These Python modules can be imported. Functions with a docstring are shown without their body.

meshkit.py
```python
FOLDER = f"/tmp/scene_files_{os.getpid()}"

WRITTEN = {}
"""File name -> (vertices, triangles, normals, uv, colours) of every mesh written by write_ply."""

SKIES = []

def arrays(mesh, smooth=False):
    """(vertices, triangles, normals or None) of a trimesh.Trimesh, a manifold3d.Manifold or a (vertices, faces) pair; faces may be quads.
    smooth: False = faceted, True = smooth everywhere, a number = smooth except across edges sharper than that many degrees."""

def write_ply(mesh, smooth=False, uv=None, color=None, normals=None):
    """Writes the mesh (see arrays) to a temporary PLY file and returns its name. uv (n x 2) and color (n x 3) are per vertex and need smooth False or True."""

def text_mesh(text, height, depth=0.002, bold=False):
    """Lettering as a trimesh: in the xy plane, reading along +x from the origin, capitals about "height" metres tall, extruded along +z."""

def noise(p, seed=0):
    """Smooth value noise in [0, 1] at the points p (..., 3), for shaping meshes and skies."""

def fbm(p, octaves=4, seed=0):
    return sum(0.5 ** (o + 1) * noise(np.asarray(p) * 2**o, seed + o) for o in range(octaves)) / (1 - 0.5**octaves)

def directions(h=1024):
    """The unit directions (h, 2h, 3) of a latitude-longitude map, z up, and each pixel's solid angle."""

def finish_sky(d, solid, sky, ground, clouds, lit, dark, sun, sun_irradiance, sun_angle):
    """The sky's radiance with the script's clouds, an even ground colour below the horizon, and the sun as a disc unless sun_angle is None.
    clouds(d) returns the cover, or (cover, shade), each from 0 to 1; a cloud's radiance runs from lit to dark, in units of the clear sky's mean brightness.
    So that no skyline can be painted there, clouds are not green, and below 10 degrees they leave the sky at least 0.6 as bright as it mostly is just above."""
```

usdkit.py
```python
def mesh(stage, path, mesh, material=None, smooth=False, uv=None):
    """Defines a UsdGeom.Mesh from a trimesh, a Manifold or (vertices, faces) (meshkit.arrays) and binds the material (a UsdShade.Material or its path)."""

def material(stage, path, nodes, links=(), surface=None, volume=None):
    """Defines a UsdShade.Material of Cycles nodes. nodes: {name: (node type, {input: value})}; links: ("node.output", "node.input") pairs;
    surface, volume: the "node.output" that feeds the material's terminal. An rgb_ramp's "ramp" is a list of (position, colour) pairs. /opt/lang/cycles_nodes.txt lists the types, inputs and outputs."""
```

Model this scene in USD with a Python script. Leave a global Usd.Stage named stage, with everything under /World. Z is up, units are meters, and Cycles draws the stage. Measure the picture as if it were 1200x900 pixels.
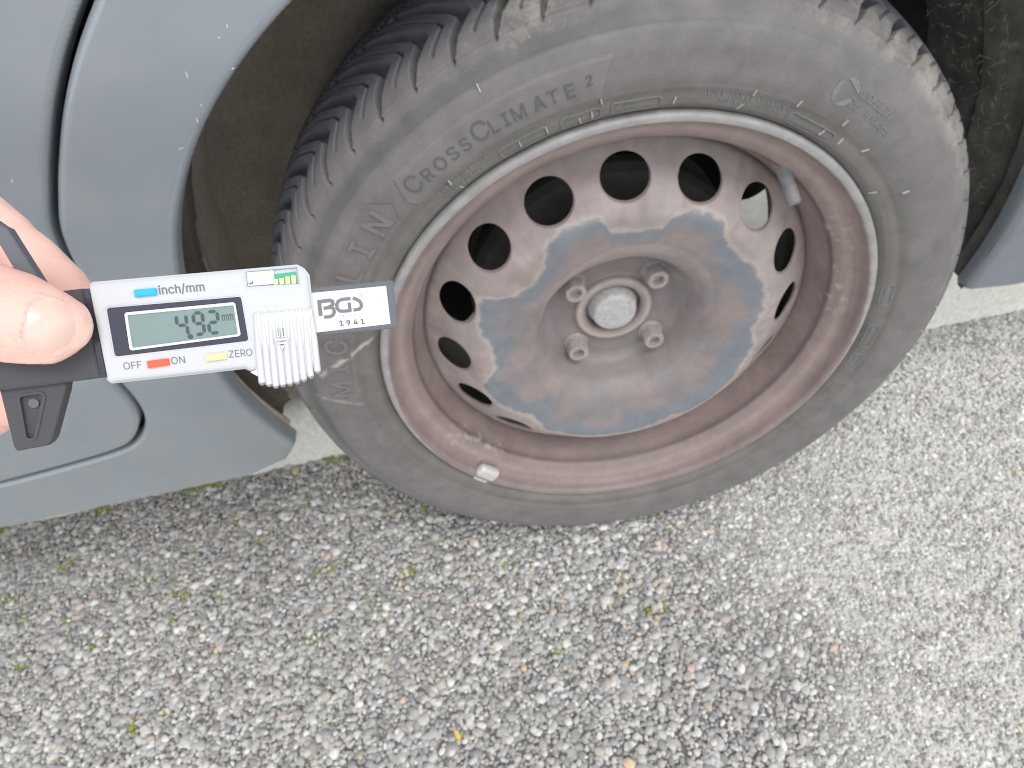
import math, random
import numpy as np
import trimesh, usdkit, meshkit
import manifold3d as m3
import shapely, shapely.geometry as sg, shapely.affinity as sa
from shapely.ops import unary_union
from scipy.spatial import Delaunay, cKDTree
from scipy.interpolate import PchipInterpolator
from pxr import Usd, UsdGeom, UsdLux, UsdShade, Gf, Sdf, Vt

stage = Usd.Stage.CreateInMemory()
UsdGeom.SetStageUpAxis(stage, UsdGeom.Tokens.z)
UsdGeom.SetStageMetersPerUnit(stage, 1.0)
UsdGeom.Xform.Define(stage, '/World')
L = '/World/Looks'
UsdGeom.Scope.Define(stage, L)
mat = lambda name, nodes, links=(), surface='p.BSDF': usdkit.material(stage, f'{L}/{name}', nodes, links, surface=surface)

# ------------------------------------------------------------------ camera
# x runs along the car (to its rear), y goes in under the car, z is up; the origin is on the road under the wheel's rim edge
HC = 0.29                                     # height of the wheel centre
CAM = np.array([-0.0813, -0.4073, 0.4227 + HC])
XC = np.array([0.9767, -0.1290, -0.1717]); YC = np.array([-0.2114, -0.7180, -0.6633]); ZC = np.array([-0.0377, 0.6842, -0.7283])   # right, down, forward
XC /= np.linalg.norm(XC); YC -= XC * (XC @ YC); YC /= np.linalg.norm(YC); ZC = np.cross(XC, YC)
FP = 800.0                                    # focal length in pixels of the 1200 px wide photograph
cam = UsdGeom.Camera.Define(stage, '/World/camera')
Mx = Gf.Matrix4d(*map(float, [*XC, 0, *(-YC), 0, *(-ZC), 0, *CAM, 1]))
cam.AddTransformOp().Set(Mx)
cam.CreateHorizontalApertureAttr(36.0); cam.CreateVerticalApertureAttr(27.0); cam.CreateFocalLengthAttr(36.0 * FP / 1200)
cam.CreateClippingRangeAttr(Gf.Vec2f(0.01, 500.0))
cam.CreateFStopAttr(24.0); cam.CreateFocusDistanceAttr(0.204)
cam.CreateExposureAttr(1.17)

# ------------------------------------------------------------------ overcast sky and a very soft sun
SUN_AZ, SUN_EL = math.radians(150), math.radians(58)      # azimuth from +y towards +x
sdir = np.array([math.sin(SUN_AZ) * math.cos(SUN_EL), math.cos(SUN_AZ) * math.cos(SUN_EL), math.sin(SUN_EL)])
mat('overcast_sky', {
    'sky': ('sky_texture', {'sky_type': 'single_scattering', 'sun_disc': False, 'sun_elevation': SUN_EL, 'sun_rotation': math.atan2(sdir[0], sdir[1])}),
    'h': ('hsv', {'saturation': 0.22, 'value': 1.0, 'fac': 1.0}),
    'tc': ('texture_coordinate', {}),
    'n': ('noise_texture', {'scale': 2.2, 'detail': 5.0, 'roughness': 0.55}),
    'r': ('rgb_ramp', {'ramp': [(0.3, (0.72, 0.73, 0.76)), (0.7, (1.15, 1.14, 1.12))]}),
    'm': ('mix', {'mix_type': 'multiply', 'fac': 1.0}),
    'b': ('background_shader', {'strength': 0.15})},
    [('sky.color', 'h.color'), ('tc.generated', 'n.vector'), ('n.fac', 'r.fac'), ('h.color', 'm.color1'), ('r.color', 'm.color2'), ('m.color', 'b.color')], surface='b.background')
dome = UsdLux.DomeLight.Define(stage, '/World/sky')
UsdShade.MaterialBindingAPI.Apply(dome.GetPrim()).Bind(UsdShade.Material.Get(stage, f'{L}/overcast_sky'))
dome.GetPrim().SetCustomDataByKey('kind', 'structure')
sun = UsdLux.DistantLight.Define(stage, '/World/sun')
sun.CreateNormalizeAttr(True); sun.CreateIntensityAttr(0.16); sun.CreateAngleAttr(20.0); sun.CreateColorAttr(Gf.Vec3f(1.0, 0.97, 0.93))
zz = sdir; xx = np.cross([0, 0, 1], zz); xx /= np.linalg.norm(xx); yy = np.cross(zz, xx)
sun.AddTransformOp().Set(Gf.Matrix4d(*map(float, [*xx, 0, *yy, 0, *zz, 0, 0, 0, 5, 1])))

# ------------------------------------------------------------------ helpers
def ray(u, v): return XC * (u - 600) / FP + YC * (v - 450) / FP + ZC
def at(u, v, Y):
    r = ray(u, v); return CAM + r * (Y - CAM[1]) / r[1]
def deep(u, v, D): return CAM + ray(u, v) * D
def tag(p, label=None, cat=None, group=None, kind=None):
    p = p.GetPrim() if hasattr(p, 'GetPrim') else p
    for k, v in (('label', label), ('category', cat), ('group', group), ('kind', kind)):
        if v: p.SetCustomDataByKey(k, v)
    return p
def free(parent, name):
    n, k = name, 1
    while stage.GetPrimAtPath(f'{parent}/{n}'):
        n = f'{name}_{k:03d}'; k += 1
    return f'{parent}/{n}'
def empty(name, parent='/World', loc=None):
    x = UsdGeom.Xform.Define(stage, free(parent, name))
    if loc is not None: x.AddTranslateOp().Set(Gf.Vec3d(*map(float, loc)))
    return str(x.GetPath())
def put(name, mesh, material, parent='/World', smooth=35, tint=None):
    path = free(parent, name)
    m = usdkit.mesh(stage, path, mesh, f'{L}/{material}', smooth=True if tint is not None else smooth)
    if tint is not None:
        UsdGeom.PrimvarsAPI(m).CreatePrimvar('tint', Sdf.ValueTypeNames.Color3fArray, 'vertex').Set(Vt.Vec3fArray.FromNumpy(np.asarray(tint, np.float32)))
    return path
def tm(mesh):
    if hasattr(mesh, 'to_mesh'):
        q = mesh.to_mesh(); return trimesh.Trimesh(q.vert_properties[:, :3], q.tri_verts, process=False)
    return mesh
def man(mesh): return m3.Manifold(m3.Mesh(np.asarray(mesh.vertices, np.float32), np.asarray(mesh.faces, np.uint32)))
def cat(*ms): return trimesh.util.concatenate([tm(x) for x in ms])
def frame(mesh, M):
    mesh = tm(mesh).copy(); mesh.apply_transform(M); return mesh
def sstep(x, a, b):
    t = np.clip((np.asarray(x, float) - a) / (b - a), 0, 1); return t * t * (3 - 2 * t)
def grid_faces(n, m, wrap=False):
    i, j = np.meshgrid(np.arange(n - 1), np.arange(m if wrap else m - 1), indexing='ij')
    k = (j + 1) % m
    a, b, c, d = i * m + j, i * m + k, (i + 1) * m + k, (i + 1) * m + j
    return np.vstack([np.stack([a, b, c], -1).reshape(-1, 3), np.stack([a, c, d], -1).reshape(-1, 3)])
def dense(points, step):
    """Smooth curve through the profile points, resampled."""
    p = np.asarray(points, float); s = np.r_[0, np.cumsum(np.hypot(*np.diff(p, axis=0).T))]
    n = int(s[-1] / step) + 2; t = np.linspace(0, s[-1], n)
    return np.stack([PchipInterpolator(s, p[:, 0])(t), PchipInterpolator(s, p[:, 1])(t)], 1)
def revolve(prof, nt, flip=False):
    """Profile of (radius, depth) about the wheel's axle (y)."""
    th = np.arange(nt) * 2 * np.pi / nt
    r, y = prof[:, 0][:, None], prof[:, 1][:, None]
    v = np.stack([r * np.cos(th), np.broadcast_to(y, (len(prof), nt)), r * np.sin(th)], -1).reshape(-1, 3)
    f = grid_faces(len(prof), nt, True)
    return (v, f[:, ::-1] if flip else f)
def lathe(points, nt=48, step=None):
    p = dense(points, step) if step else np.asarray(points, float)
    v, f = revolve(p, nt); return trimesh.Trimesh(v, f, process=False)
def rod(a, b, r, n=16): return trimesh.creation.cylinder(r, segment=[np.asarray(a, float), np.asarray(b, float)], sections=n)
def extr(poly, z0, z1):
    gs = [g for g in getattr(poly, 'geoms', [poly]) if g.area > 1e-12]
    ms = []
    for g in gs:
        q = trimesh.creation.extrude_polygon(g, z1 - z0, engine='earcut'); q.apply_translation([0, 0, z0]); ms.append(q)
    return trimesh.util.concatenate(ms)
def bevel_extr(poly, z0, z1, b, n=3):
    """A plate whose upper edge is rounded: stacked, inset layers hulled into rings."""
    cs = []
    base = extr(poly, z0, z1 - b)
    out = [base]
    for k in range(n):
        a0, a1 = k / n * np.pi / 2, (k + 1) / n * np.pi / 2
        ins = b * (1 - math.cos(a1)); za, zb = z1 - b + b * math.sin(a0), z1 - b + b * math.sin(a1)
        q = poly.buffer(-ins)
        if not q.is_empty: out.append(extr(q, za - 1e-5, zb))
    return trimesh.util.concatenate(out)
def rbox(sx, sy, sz, b):
    """Box centred on the origin with rounded edges."""
    s = m3.Manifold.sphere(b, 12)
    return tm(m3.Manifold.batch_hull([s.translate((x * (sx / 2 - b), y * (sy / 2 - b), z * (sz / 2 - b))) for x in (-1, 1) for y in (-1, 1) for z in (-1, 1)]))

# ------------------------------------------------------------------ materials
def surface(name, col, rough=0.5, metal=0.0, bump=0.0, bscale=200.0, vary=0.0, vscale=20.0, coat=0.0, spec=0.5, tint=False, sss=None):
    nodes = {'p': ('principled_bsdf', {'base_color': col, 'roughness': rough, 'metallic': metal, 'coat_weight': coat, 'coat_roughness': 0.12, 'specular_ior_level': spec}),
             'g': ('texture_coordinate', {})}
    links = []
    if sss: nodes['p'][1].update({'subsurface_weight': sss, 'subsurface_radius': (1.0, 0.35, 0.2), 'subsurface_scale': 0.004})
    if vary or tint:
        nodes['n'] = ('noise_texture', {'scale': vscale, 'detail': 8.0, 'roughness': 0.65})
        nodes['r'] = ('rgb_ramp', {'ramp': [(0.25, (1 - vary,) * 3), (0.75, (1 + vary,) * 3)]})
        nodes['m'] = ('mix', {'mix_type': 'multiply', 'fac': 1.0, 'color1': col})
        links += [('g.object', 'n.vector'), ('n.fac', 'r.fac'), ('r.color', 'm.color2'), ('m.color', 'p.base_color')]
        if tint:
            nodes['a'] = ('attribute', {'attribute': 'tint'}); links.append(('a.color', 'm.color1'))
    if bump:
        nodes['bn'] = ('noise_texture', {'scale': bscale, 'detail': 6.0, 'roughness': 0.6})
        nodes['b'] = ('bump', {'strength': bump, 'distance': 0.001})
        links += [('g.object', 'bn.vector'), ('bn.fac', 'b.height'), ('b.normal', 'p.normal')]
    mat(name, nodes, links)
surface('tyre_rubber', (0.1, 0.1, 0.1), 0.62, bump=0.25, bscale=900, vary=0.22, vscale=60, tint=True)
surface('rubber_letter', (0.158, 0.153, 0.147), 0.6, vary=0.2, vscale=300)
surface('rubber_letter_dark', (0.082, 0.079, 0.076), 0.6, vary=0.2, vscale=300)
surface('rubber_letter_big', (0.130, 0.122, 0.116), 0.6, vary=0.2, vscale=300)
surface('rubber_nub', (0.36, 0.34, 0.32), 0.7)
surface('wheel_steel', (0.3, 0.25, 0.23), 0.5, metal=0.0, bump=0.25, bscale=500, vary=0.16, vscale=70, tint=True, spec=0.45)
surface('bolt_steel', (0.30, 0.265, 0.25), 0.5, metal=0.25, bump=0.3, bscale=900, vary=0.3, vscale=500)
surface('hub_metal', (0.36, 0.355, 0.34), 0.5, metal=0.15, bump=0.4, bscale=400, vary=0.25, vscale=250)
surface('bumper_plastic', (0.135, 0.148, 0.16), 0.5, bump=0.1, bscale=900, vary=0.1, vscale=40, coat=0.15)
surface('chip_pale', (0.6, 0.62, 0.63), 0.6)
surface('dark_iron', (0.055, 0.052, 0.05), 0.7, bump=0.3, bscale=300, vary=0.4, vscale=60)
surface('pale_metal', (0.42, 0.42, 0.40), 0.6, vary=0.2, vscale=80)
surface('valve_rubber', (0.14, 0.14, 0.145), 0.6, vary=0.15, vscale=300)
surface('zinc_weight', (0.45, 0.44, 0.42), 0.55, metal=0.2, bump=0.4, bscale=500, vary=0.15, vscale=300)
surface('felt_liner', (0.05, 0.045, 0.04), 0.95, bump=0.7, bscale=500, vary=0.22, vscale=240, tint=True, spec=0.15)
surface('liner_fibre', (0.42, 0.38, 0.31), 0.9)
surface('black_plastic_under', (0.03, 0.03, 0.03), 0.7)
surface('pale_concrete', (0.60, 0.585, 0.525), 0.9, bump=0.8, bscale=320, vary=0.22, vscale=160, spec=0.2)
surface('pavement_concrete', (0.48, 0.47, 0.42), 0.9, bump=0.8, bscale=200, vary=0.15, vscale=60, spec=0.2)
surface('moss_green', (0.22, 0.26, 0.05), 0.9, vary=0.5, vscale=300, spec=0.15)
surface('dry_leaf', (0.55, 0.42, 0.08), 0.7, vary=0.2, vscale=400)
surface('white_plastic', (0.45, 0.457, 0.465), 0.36, bump=0.06, bscale=3000)
surface('silver_plastic', (0.52, 0.525, 0.535), 0.33, metal=0.3)
surface('battery_door', (0.48, 0.52, 0.56), 0.3)
surface('black_plastic', (0.034, 0.034, 0.038), 0.42, bump=0.35, bscale=2500)
surface('grey_plastic', (0.085, 0.09, 0.105), 0.42, bump=0.3, bscale=2500)
surface('window_black', (0.02, 0.02, 0.035), 0.12)
surface('screen_green', (0.150, 0.210, 0.198), 0.22, vary=0.03, vscale=200)
surface('segment_ink', (0.03, 0.05, 0.055), 0.3)
surface('print_grey', (0.13, 0.13, 0.14), 0.5)
surface('print_dark', (0.07, 0.07, 0.075), 0.5)
surface('print_faint', (0.33, 0.33, 0.34), 0.5)
surface('label_white', (0.56, 0.56, 0.56), 0.4)
surface('button_blue', (0.0, 0.34, 0.68), 0.35)
surface('button_red', (0.80, 0.085, 0.03), 0.35)
surface('button_yellow', (0.62, 0.55, 0.27), 0.35)
surface('circuit_green', (0.03, 0.30, 0.17), 0.4)
surface('contact_gold', (0.75, 0.58, 0.25), 0.35, metal=0.3)
surface('skin', (0.66, 0.37, 0.27), 0.5, bump=0.35, bscale=700, vary=0.07, vscale=90, sss=0.25, tint=True)
surface('nail', (0.60, 0.40, 0.34), 0.26, vary=0.05, vscale=150, sss=0.2)
mat('car_paint', {
    'p': ('principled_bsdf', {'metallic': 0.35, 'roughness': 0.4, 'coat_weight': 0.6, 'coat_roughness': 0.10}),
    'g': ('geometry', {}), 'n': ('noise_texture', {'scale': 14.0, 'detail': 7.0, 'roughness': 0.6}),
    'r': ('rgb_ramp', {'ramp': [(0.35, (0.228, 0.258, 0.280)), (0.7, (0.262, 0.286, 0.304))]}),
    'sp': ('separate_xyz', {}), 'h': ('map_range', {'from_min': 0.34, 'from_max': 0.19, 'to_min': 0.0, 'to_max': 0.75, 'clamp': True}),
    'n2': ('noise_texture', {'scale': 38.0, 'detail': 9.0, 'roughness': 0.7}), 'k': ('map_range', {'from_min': 0.42, 'from_max': 0.68, 'to_min': 0.0, 'to_max': 1.0, 'clamp': True}),
    'x': ('math', {'math_type': 'multiply'}), 'm': ('mix', {'mix_type': 'mix', 'color2': (0.27, 0.26, 0.235)}),
    'rr': ('map_range', {'from_min': 0.3, 'from_max': 0.7, 'to_min': 0.34, 'to_max': 0.48}), 'f': ('noise_texture', {'scale': 3500.0, 'detail': 2.0}),
    'b': ('bump', {'strength': 0.05, 'distance': 0.0005})},
    [('g.position', 'n.vector'), ('n.fac', 'r.fac'), ('g.position', 'sp.vector'), ('sp.z', 'h.value'), ('g.position', 'n2.vector'), ('n2.fac', 'k.value'), ('h.result', 'x.value1'), ('k.result', 'x.value2'),
     ('x.value', 'm.fac'), ('r.color', 'm.color1'), ('m.color', 'p.base_color'), ('n.fac', 'rr.value'), ('rr.result', 'p.roughness'), ('g.position', 'f.vector'), ('f.fac', 'b.height'), ('b.normal', 'p.normal')])
# far road and the tar bed between the stones
mat('road_bed', {
    'g': ('geometry', {}), 'v': ('voronoi_texture', {'scale': 120.0}), 'n': ('noise_texture', {'scale': 250.0, 'detail': 4.0}),
    'r': ('rgb_ramp', {'ramp': [(0.25, (0.8, 0.8, 0.8)), (0.75, (1.2, 1.2, 1.2))]}), 'a': ('attribute', {'attribute': 'tint'}), 'm': ('mix', {'mix_type': 'multiply', 'fac': 1.0}),
    'b': ('bump', {'strength': 0.5, 'distance': 0.003}), 'p': ('principled_bsdf', {'roughness': 0.9, 'specular_ior_level': 0.2})},
    [('g.position', 'v.vector'), ('g.position', 'n.vector'), ('n.fac', 'r.fac'), ('a.color', 'm.color1'), ('r.color', 'm.color2'), ('m.color', 'p.base_color'), ('v.distance', 'b.height'), ('b.normal', 'p.normal')])
STONES = [[(0.0, (0.23, 0.22, 0.20)), (0.35, (0.33, 0.32, 0.295)), (0.7, (0.42, 0.405, 0.375)), (1.0, (0.54, 0.525, 0.48))],
          [(0.0, (0.20, 0.205, 0.205)), (0.5, (0.30, 0.30, 0.295)), (1.0, (0.41, 0.41, 0.395))],
          [(0.0, (0.33, 0.285, 0.25)), (0.7, (0.42, 0.375, 0.315)), (0.9, (0.46, 0.36, 0.30)), (1.0, (0.54, 0.43, 0.27))],
          [(0.0, (0.48, 0.47, 0.435)), (1.0, (0.64, 0.63, 0.59))]]
for k, rp in enumerate(STONES):
    mat(f'stone_{"abcd"[k]}', {
        'o': ('object_info', {}), 'r': ('rgb_ramp', {'ramp': rp}), 'g': ('texture_coordinate', {}), 'n': ('noise_texture', {'scale': 2.5, 'detail': 4.0}),
        'r2': ('rgb_ramp', {'ramp': [(0.3, (0.8, 0.8, 0.8)), (0.7, (1.15, 1.15, 1.15))]}), 'm': ('mix', {'mix_type': 'multiply', 'fac': 1.0}),
        'p': ('principled_bsdf', {'roughness': 0.72, 'specular_ior_level': 0.35})},
        [('o.random', 'r.fac'), ('g.object', 'n.vector'), ('n.fac', 'r2.fac'), ('r.color', 'm.color1'), ('r2.color', 'm.color2'), ('m.color', 'p.base_color')])

# ------------------------------------------------------------------ road, kerb, pavement
KY = 0.197                                   # kerb foot
def worn(P):
    """0 where the rounded pebbles lie loose and bare, 1 where the surface is worn and filled with fine grit (towards the car's rear)."""
    n = meshkit.fbm(np.c_[P * 5.5, np.zeros(len(P))], 4, 11)
    return sstep(P[:, 0] + 0.35 * P[:, 1] + (n - .5) * .5, -0.16, 0.16)
gxs = np.r_[-40, -12, -4, -2, np.arange(-1.42, 1.08, .008), 2, 4, 12, 40]; gys = np.r_[-40, -12, -4, -1.4, np.arange(-1.06, KY + .02, .008)]
rv = np.array([[x, y, 0] for y in gys for x in gxs]); wr = worn(rv[:, :2])
rv[:, 2] = -.0026 + .0020 * wr + (meshkit.fbm(rv * 60, 3, 12) - .5) * .0022
near_ = sstep(rv[:, 0], -1.4, -1.33) * sstep(rv[:, 0], 1.04, .98) * sstep(rv[:, 1], -1.04, -.98); wr = wr * near_ + .72 * (1 - near_)
rcol = np.array([.15, .143, .132]) * (1 - wr[:, None]) + np.array([.50, .485, .45]) * wr[:, None]  # worn side paler, with the brighter light there painted in as well
road = (rv, grid_faces(len(gys), len(gxs)))
tag(stage.GetPrimAtPath(put('road', road, 'road_bed', tint=rcol)), 'pale worn road surface of pebbles set in tar', 'road', kind='structure')
kerb = empty('kerb')
tag(stage.GetPrimAtPath(kerb), 'pale concrete kerb running behind the wheel under the car', 'kerb', kind='structure')
rng = np.random.default_rng(3)
for k in range(-3, 4):
    a, b = k * 1.0 - 0.62 + .002, k * 1.0 + 0.38 - .002
    n = 120; xs = np.linspace(a, b, n)
    prof = [(KY, -.05), (KY + .001, .01), (KY + .003, .04), (KY + .006, .07), (KY + .010, .088), (KY + .018, .097), (KY + .03, .1), (KY + .15, .1), (KY + .15, -.05)]
    v = np.array([[x, y, z] for y, z in prof for x in xs])
    v[:, 1:] += (meshkit.fbm(v * 45, 3, 5)[:, None] - .5) * .006
    put('kerb_stone', (v, grid_faces(len(prof), n)), 'pale_concrete', kerb, smooth=50)
pv = trimesh.Trimesh([[-40, KY + .152, .099], [40, KY + .152, .099], [40, 40, .099], [-40, 40, .099]], [[0, 1, 2], [0, 2, 3]], process=False)
tag(stage.GetPrimAtPath(put('pavement', pv, 'pavement_concrete', smooth=False)), 'pale pavement behind the kerb under the car', 'pavement', kind='structure')

def instancer(name, protos, P, idx, rot, scl, label, category):
    path = free('/World', name)
    pi = UsdGeom.PointInstancer.Define(stage, path)
    targets = []
    for k, (mesh, m_) in enumerate(protos):
        targets.append(put(name + '_piece', mesh, m_, path, smooth=True))
    pi.CreatePrototypesRel().SetTargets(targets)
    pi.CreateProtoIndicesAttr(Vt.IntArray.FromNumpy(idx.astype(np.int32)))
    pi.CreatePositionsAttr(Vt.Vec3fArray.FromNumpy(P.astype(np.float32)))
    pi.CreateScalesAttr(Vt.Vec3fArray.FromNumpy(scl.astype(np.float32)))
    pi.CreateOrientationsAttr(Vt.QuathArray([Gf.Quath(float(q[0]), float(q[1]), float(q[2]), float(q[3])) for q in rot]))
    tag(pi, label, category, kind='stuff')
def pebble(seed, sub=2):
    s = trimesh.creation.icosphere(subdivisions=sub); v = s.vertices
    r = 0.78 + 0.5 * meshkit.fbm(v * 1.1 + seed * 7.3, 2, seed)
    v = v * r[:, None] * np.array([1.0, 0.62 + 0.32 * ((seed * 37) % 10) / 10, 0.55 + 0.25 * ((seed * 53) % 10) / 10])
    return (v, s.faces)
def quats(n, rng, tilt=0.35):
    yaw = rng.uniform(0, 2 * np.pi, n); t = rng.normal(0, tilt, n); ax = rng.uniform(0, 2 * np.pi, n)
    q1 = np.stack([np.cos(yaw / 2), 0 * yaw, 0 * yaw, np.sin(yaw / 2)], 1)
    q2 = np.stack([np.cos(t / 2), np.sin(t / 2) * np.cos(ax), np.sin(t / 2) * np.sin(ax), 0 * t], 1)
    a, b, c, d = q2.T; e, f_, g, h = q1.T
    return np.stack([a * e - b * f_ - c * g - d * h, a * f_ + b * e + c * h - d * g, a * g - b * h + c * e + d * f_, a * h + b * g - c * f_ + d * e], 1)
X0, X1, Y0, Y1 = -1.35, 1.0, -1.0, KY + .004
def jitter(step, rng):
    x = np.arange(X0, X1, step); y = np.arange(Y0, Y1, step * .866)
    P = np.array([(a + (j % 2) * step / 2, b) for j, b in enumerate(y) for a in x])
    return P + rng.uniform(-.38, .38, P.shape) * step
rng = np.random.default_rng(21)
P = jitter(0.0054, rng); w = worn(P)
keep = rng.random(len(P)) > 0.55 * w
P, w = P[keep], w[keep]
size = np.clip(rng.lognormal(math.log(.0030), .30, len(P)), .0016, .0064) * (1 - .38 * w)
z = -.0012 + rng.normal(0, .0007, len(P)) * (1 - .5 * w) - .0006 * w
kind = rng.choice(4, len(P), p=[.62, .25, .07, .06])
more = (w > .4) & (rng.random(len(P)) < .35); kind[more & (kind == 1)] = 0; kind[more & (rng.random(len(P)) < .6)] = 3
protos = [(pebble(s + 1), f'stone_{"abcd"[k]}') for k in range(4) for s in range(4)]
idx = kind * 4 + rng.integers(0, 4, len(P))
scl = size[:, None] * rng.uniform(.85, 1.2, (len(P), 3))
instancer('gravel', protos, np.c_[P, z], idx, quats(len(P), rng), scl, 'grey and tan rounded pebbles bared by the worn road', 'gravel')
rng = np.random.default_rng(22)
P = jitter(0.0034, rng); w = worn(P)
keep = rng.random(len(P)) < .55 + .45 * w
P, w = P[keep], w[keep]
size = np.clip(rng.lognormal(math.log(.00165), .32, len(P)), .0008, .0036)
z = -.0024 + rng.normal(0, .0006, len(P)) + .0019 * w
kind = rng.choice(4, len(P), p=[.56, .2, .06, .18]); kind[(w > .5) & (kind == 1)] = 3
protos = [(pebble(s + 5, 1), f'stone_{"abcd"[k]}') for k in range(4) for s in range(3)]
instancer('grit', protos, np.c_[P, z], kind * 3 + rng.integers(0, 3, len(P)), quats(len(P), rng, .6), size[:, None] * rng.uniform(.8, 1.25, (len(P), 3)), 'fine pale grit packed between the pebbles of the road', 'grit')
# moss: along the kerb foot and in small tufts between the stones
rng = np.random.default_rng(23)
pts = []
for k in range(900):
    x = rng.uniform(-1.2, -.28); 
    if meshkit.noise(np.array([x * 14, 0, 0]), 4) > .42: pts.append((x, KY - abs(rng.normal(0, .006)), rng.uniform(.0, .004)))
for k in range(80):
    c = (rng.uniform(-.85, 0.05), .17 - abs(rng.normal(0, .15)))
    for j in range(rng.integers(4, 14)): pts.append((c[0] + rng.normal(0, .006), c[1] + rng.normal(0, .006), rng.uniform(-.0015, .0012)))
P = np.array(pts)
instancer('moss', [(pebble(31, 1), 'moss_green'), (pebble(32, 1), 'moss_green')], P, rng.integers(0, 2, len(P)), quats(len(P), rng, 1.0), rng.uniform(.0008, .0026, (len(P), 1)) * rng.uniform(.7, 1.3, (len(P), 3)), 'yellow green moss in tufts at the kerb foot and between pebbles', 'moss')
c = at(0, 0, 0)
r_ = ray(537, 862); q = CAM + r_ * (0.004 - CAM[2]) / r_[2]
lf = extr(sg.Polygon([(-.006, 0), (-.003, .0026), (.002, .0028), (.0065, .0006), (.003, -.002), (-.003, -.0022)]), 0, .0006)
lf.vertices[:, 2] += 40 * lf.vertices[:, 0] ** 2 * .6
lf.apply_transform(trimesh.transformations.rotation_matrix(2.0, [0, 0, 1])); lf.apply_translation(q)
tag(stage.GetPrimAtPath(put('leaf_scrap', lf, 'dry_leaf')), 'small yellow scrap of dry leaf lying on the pebbles', 'leaf')

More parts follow.
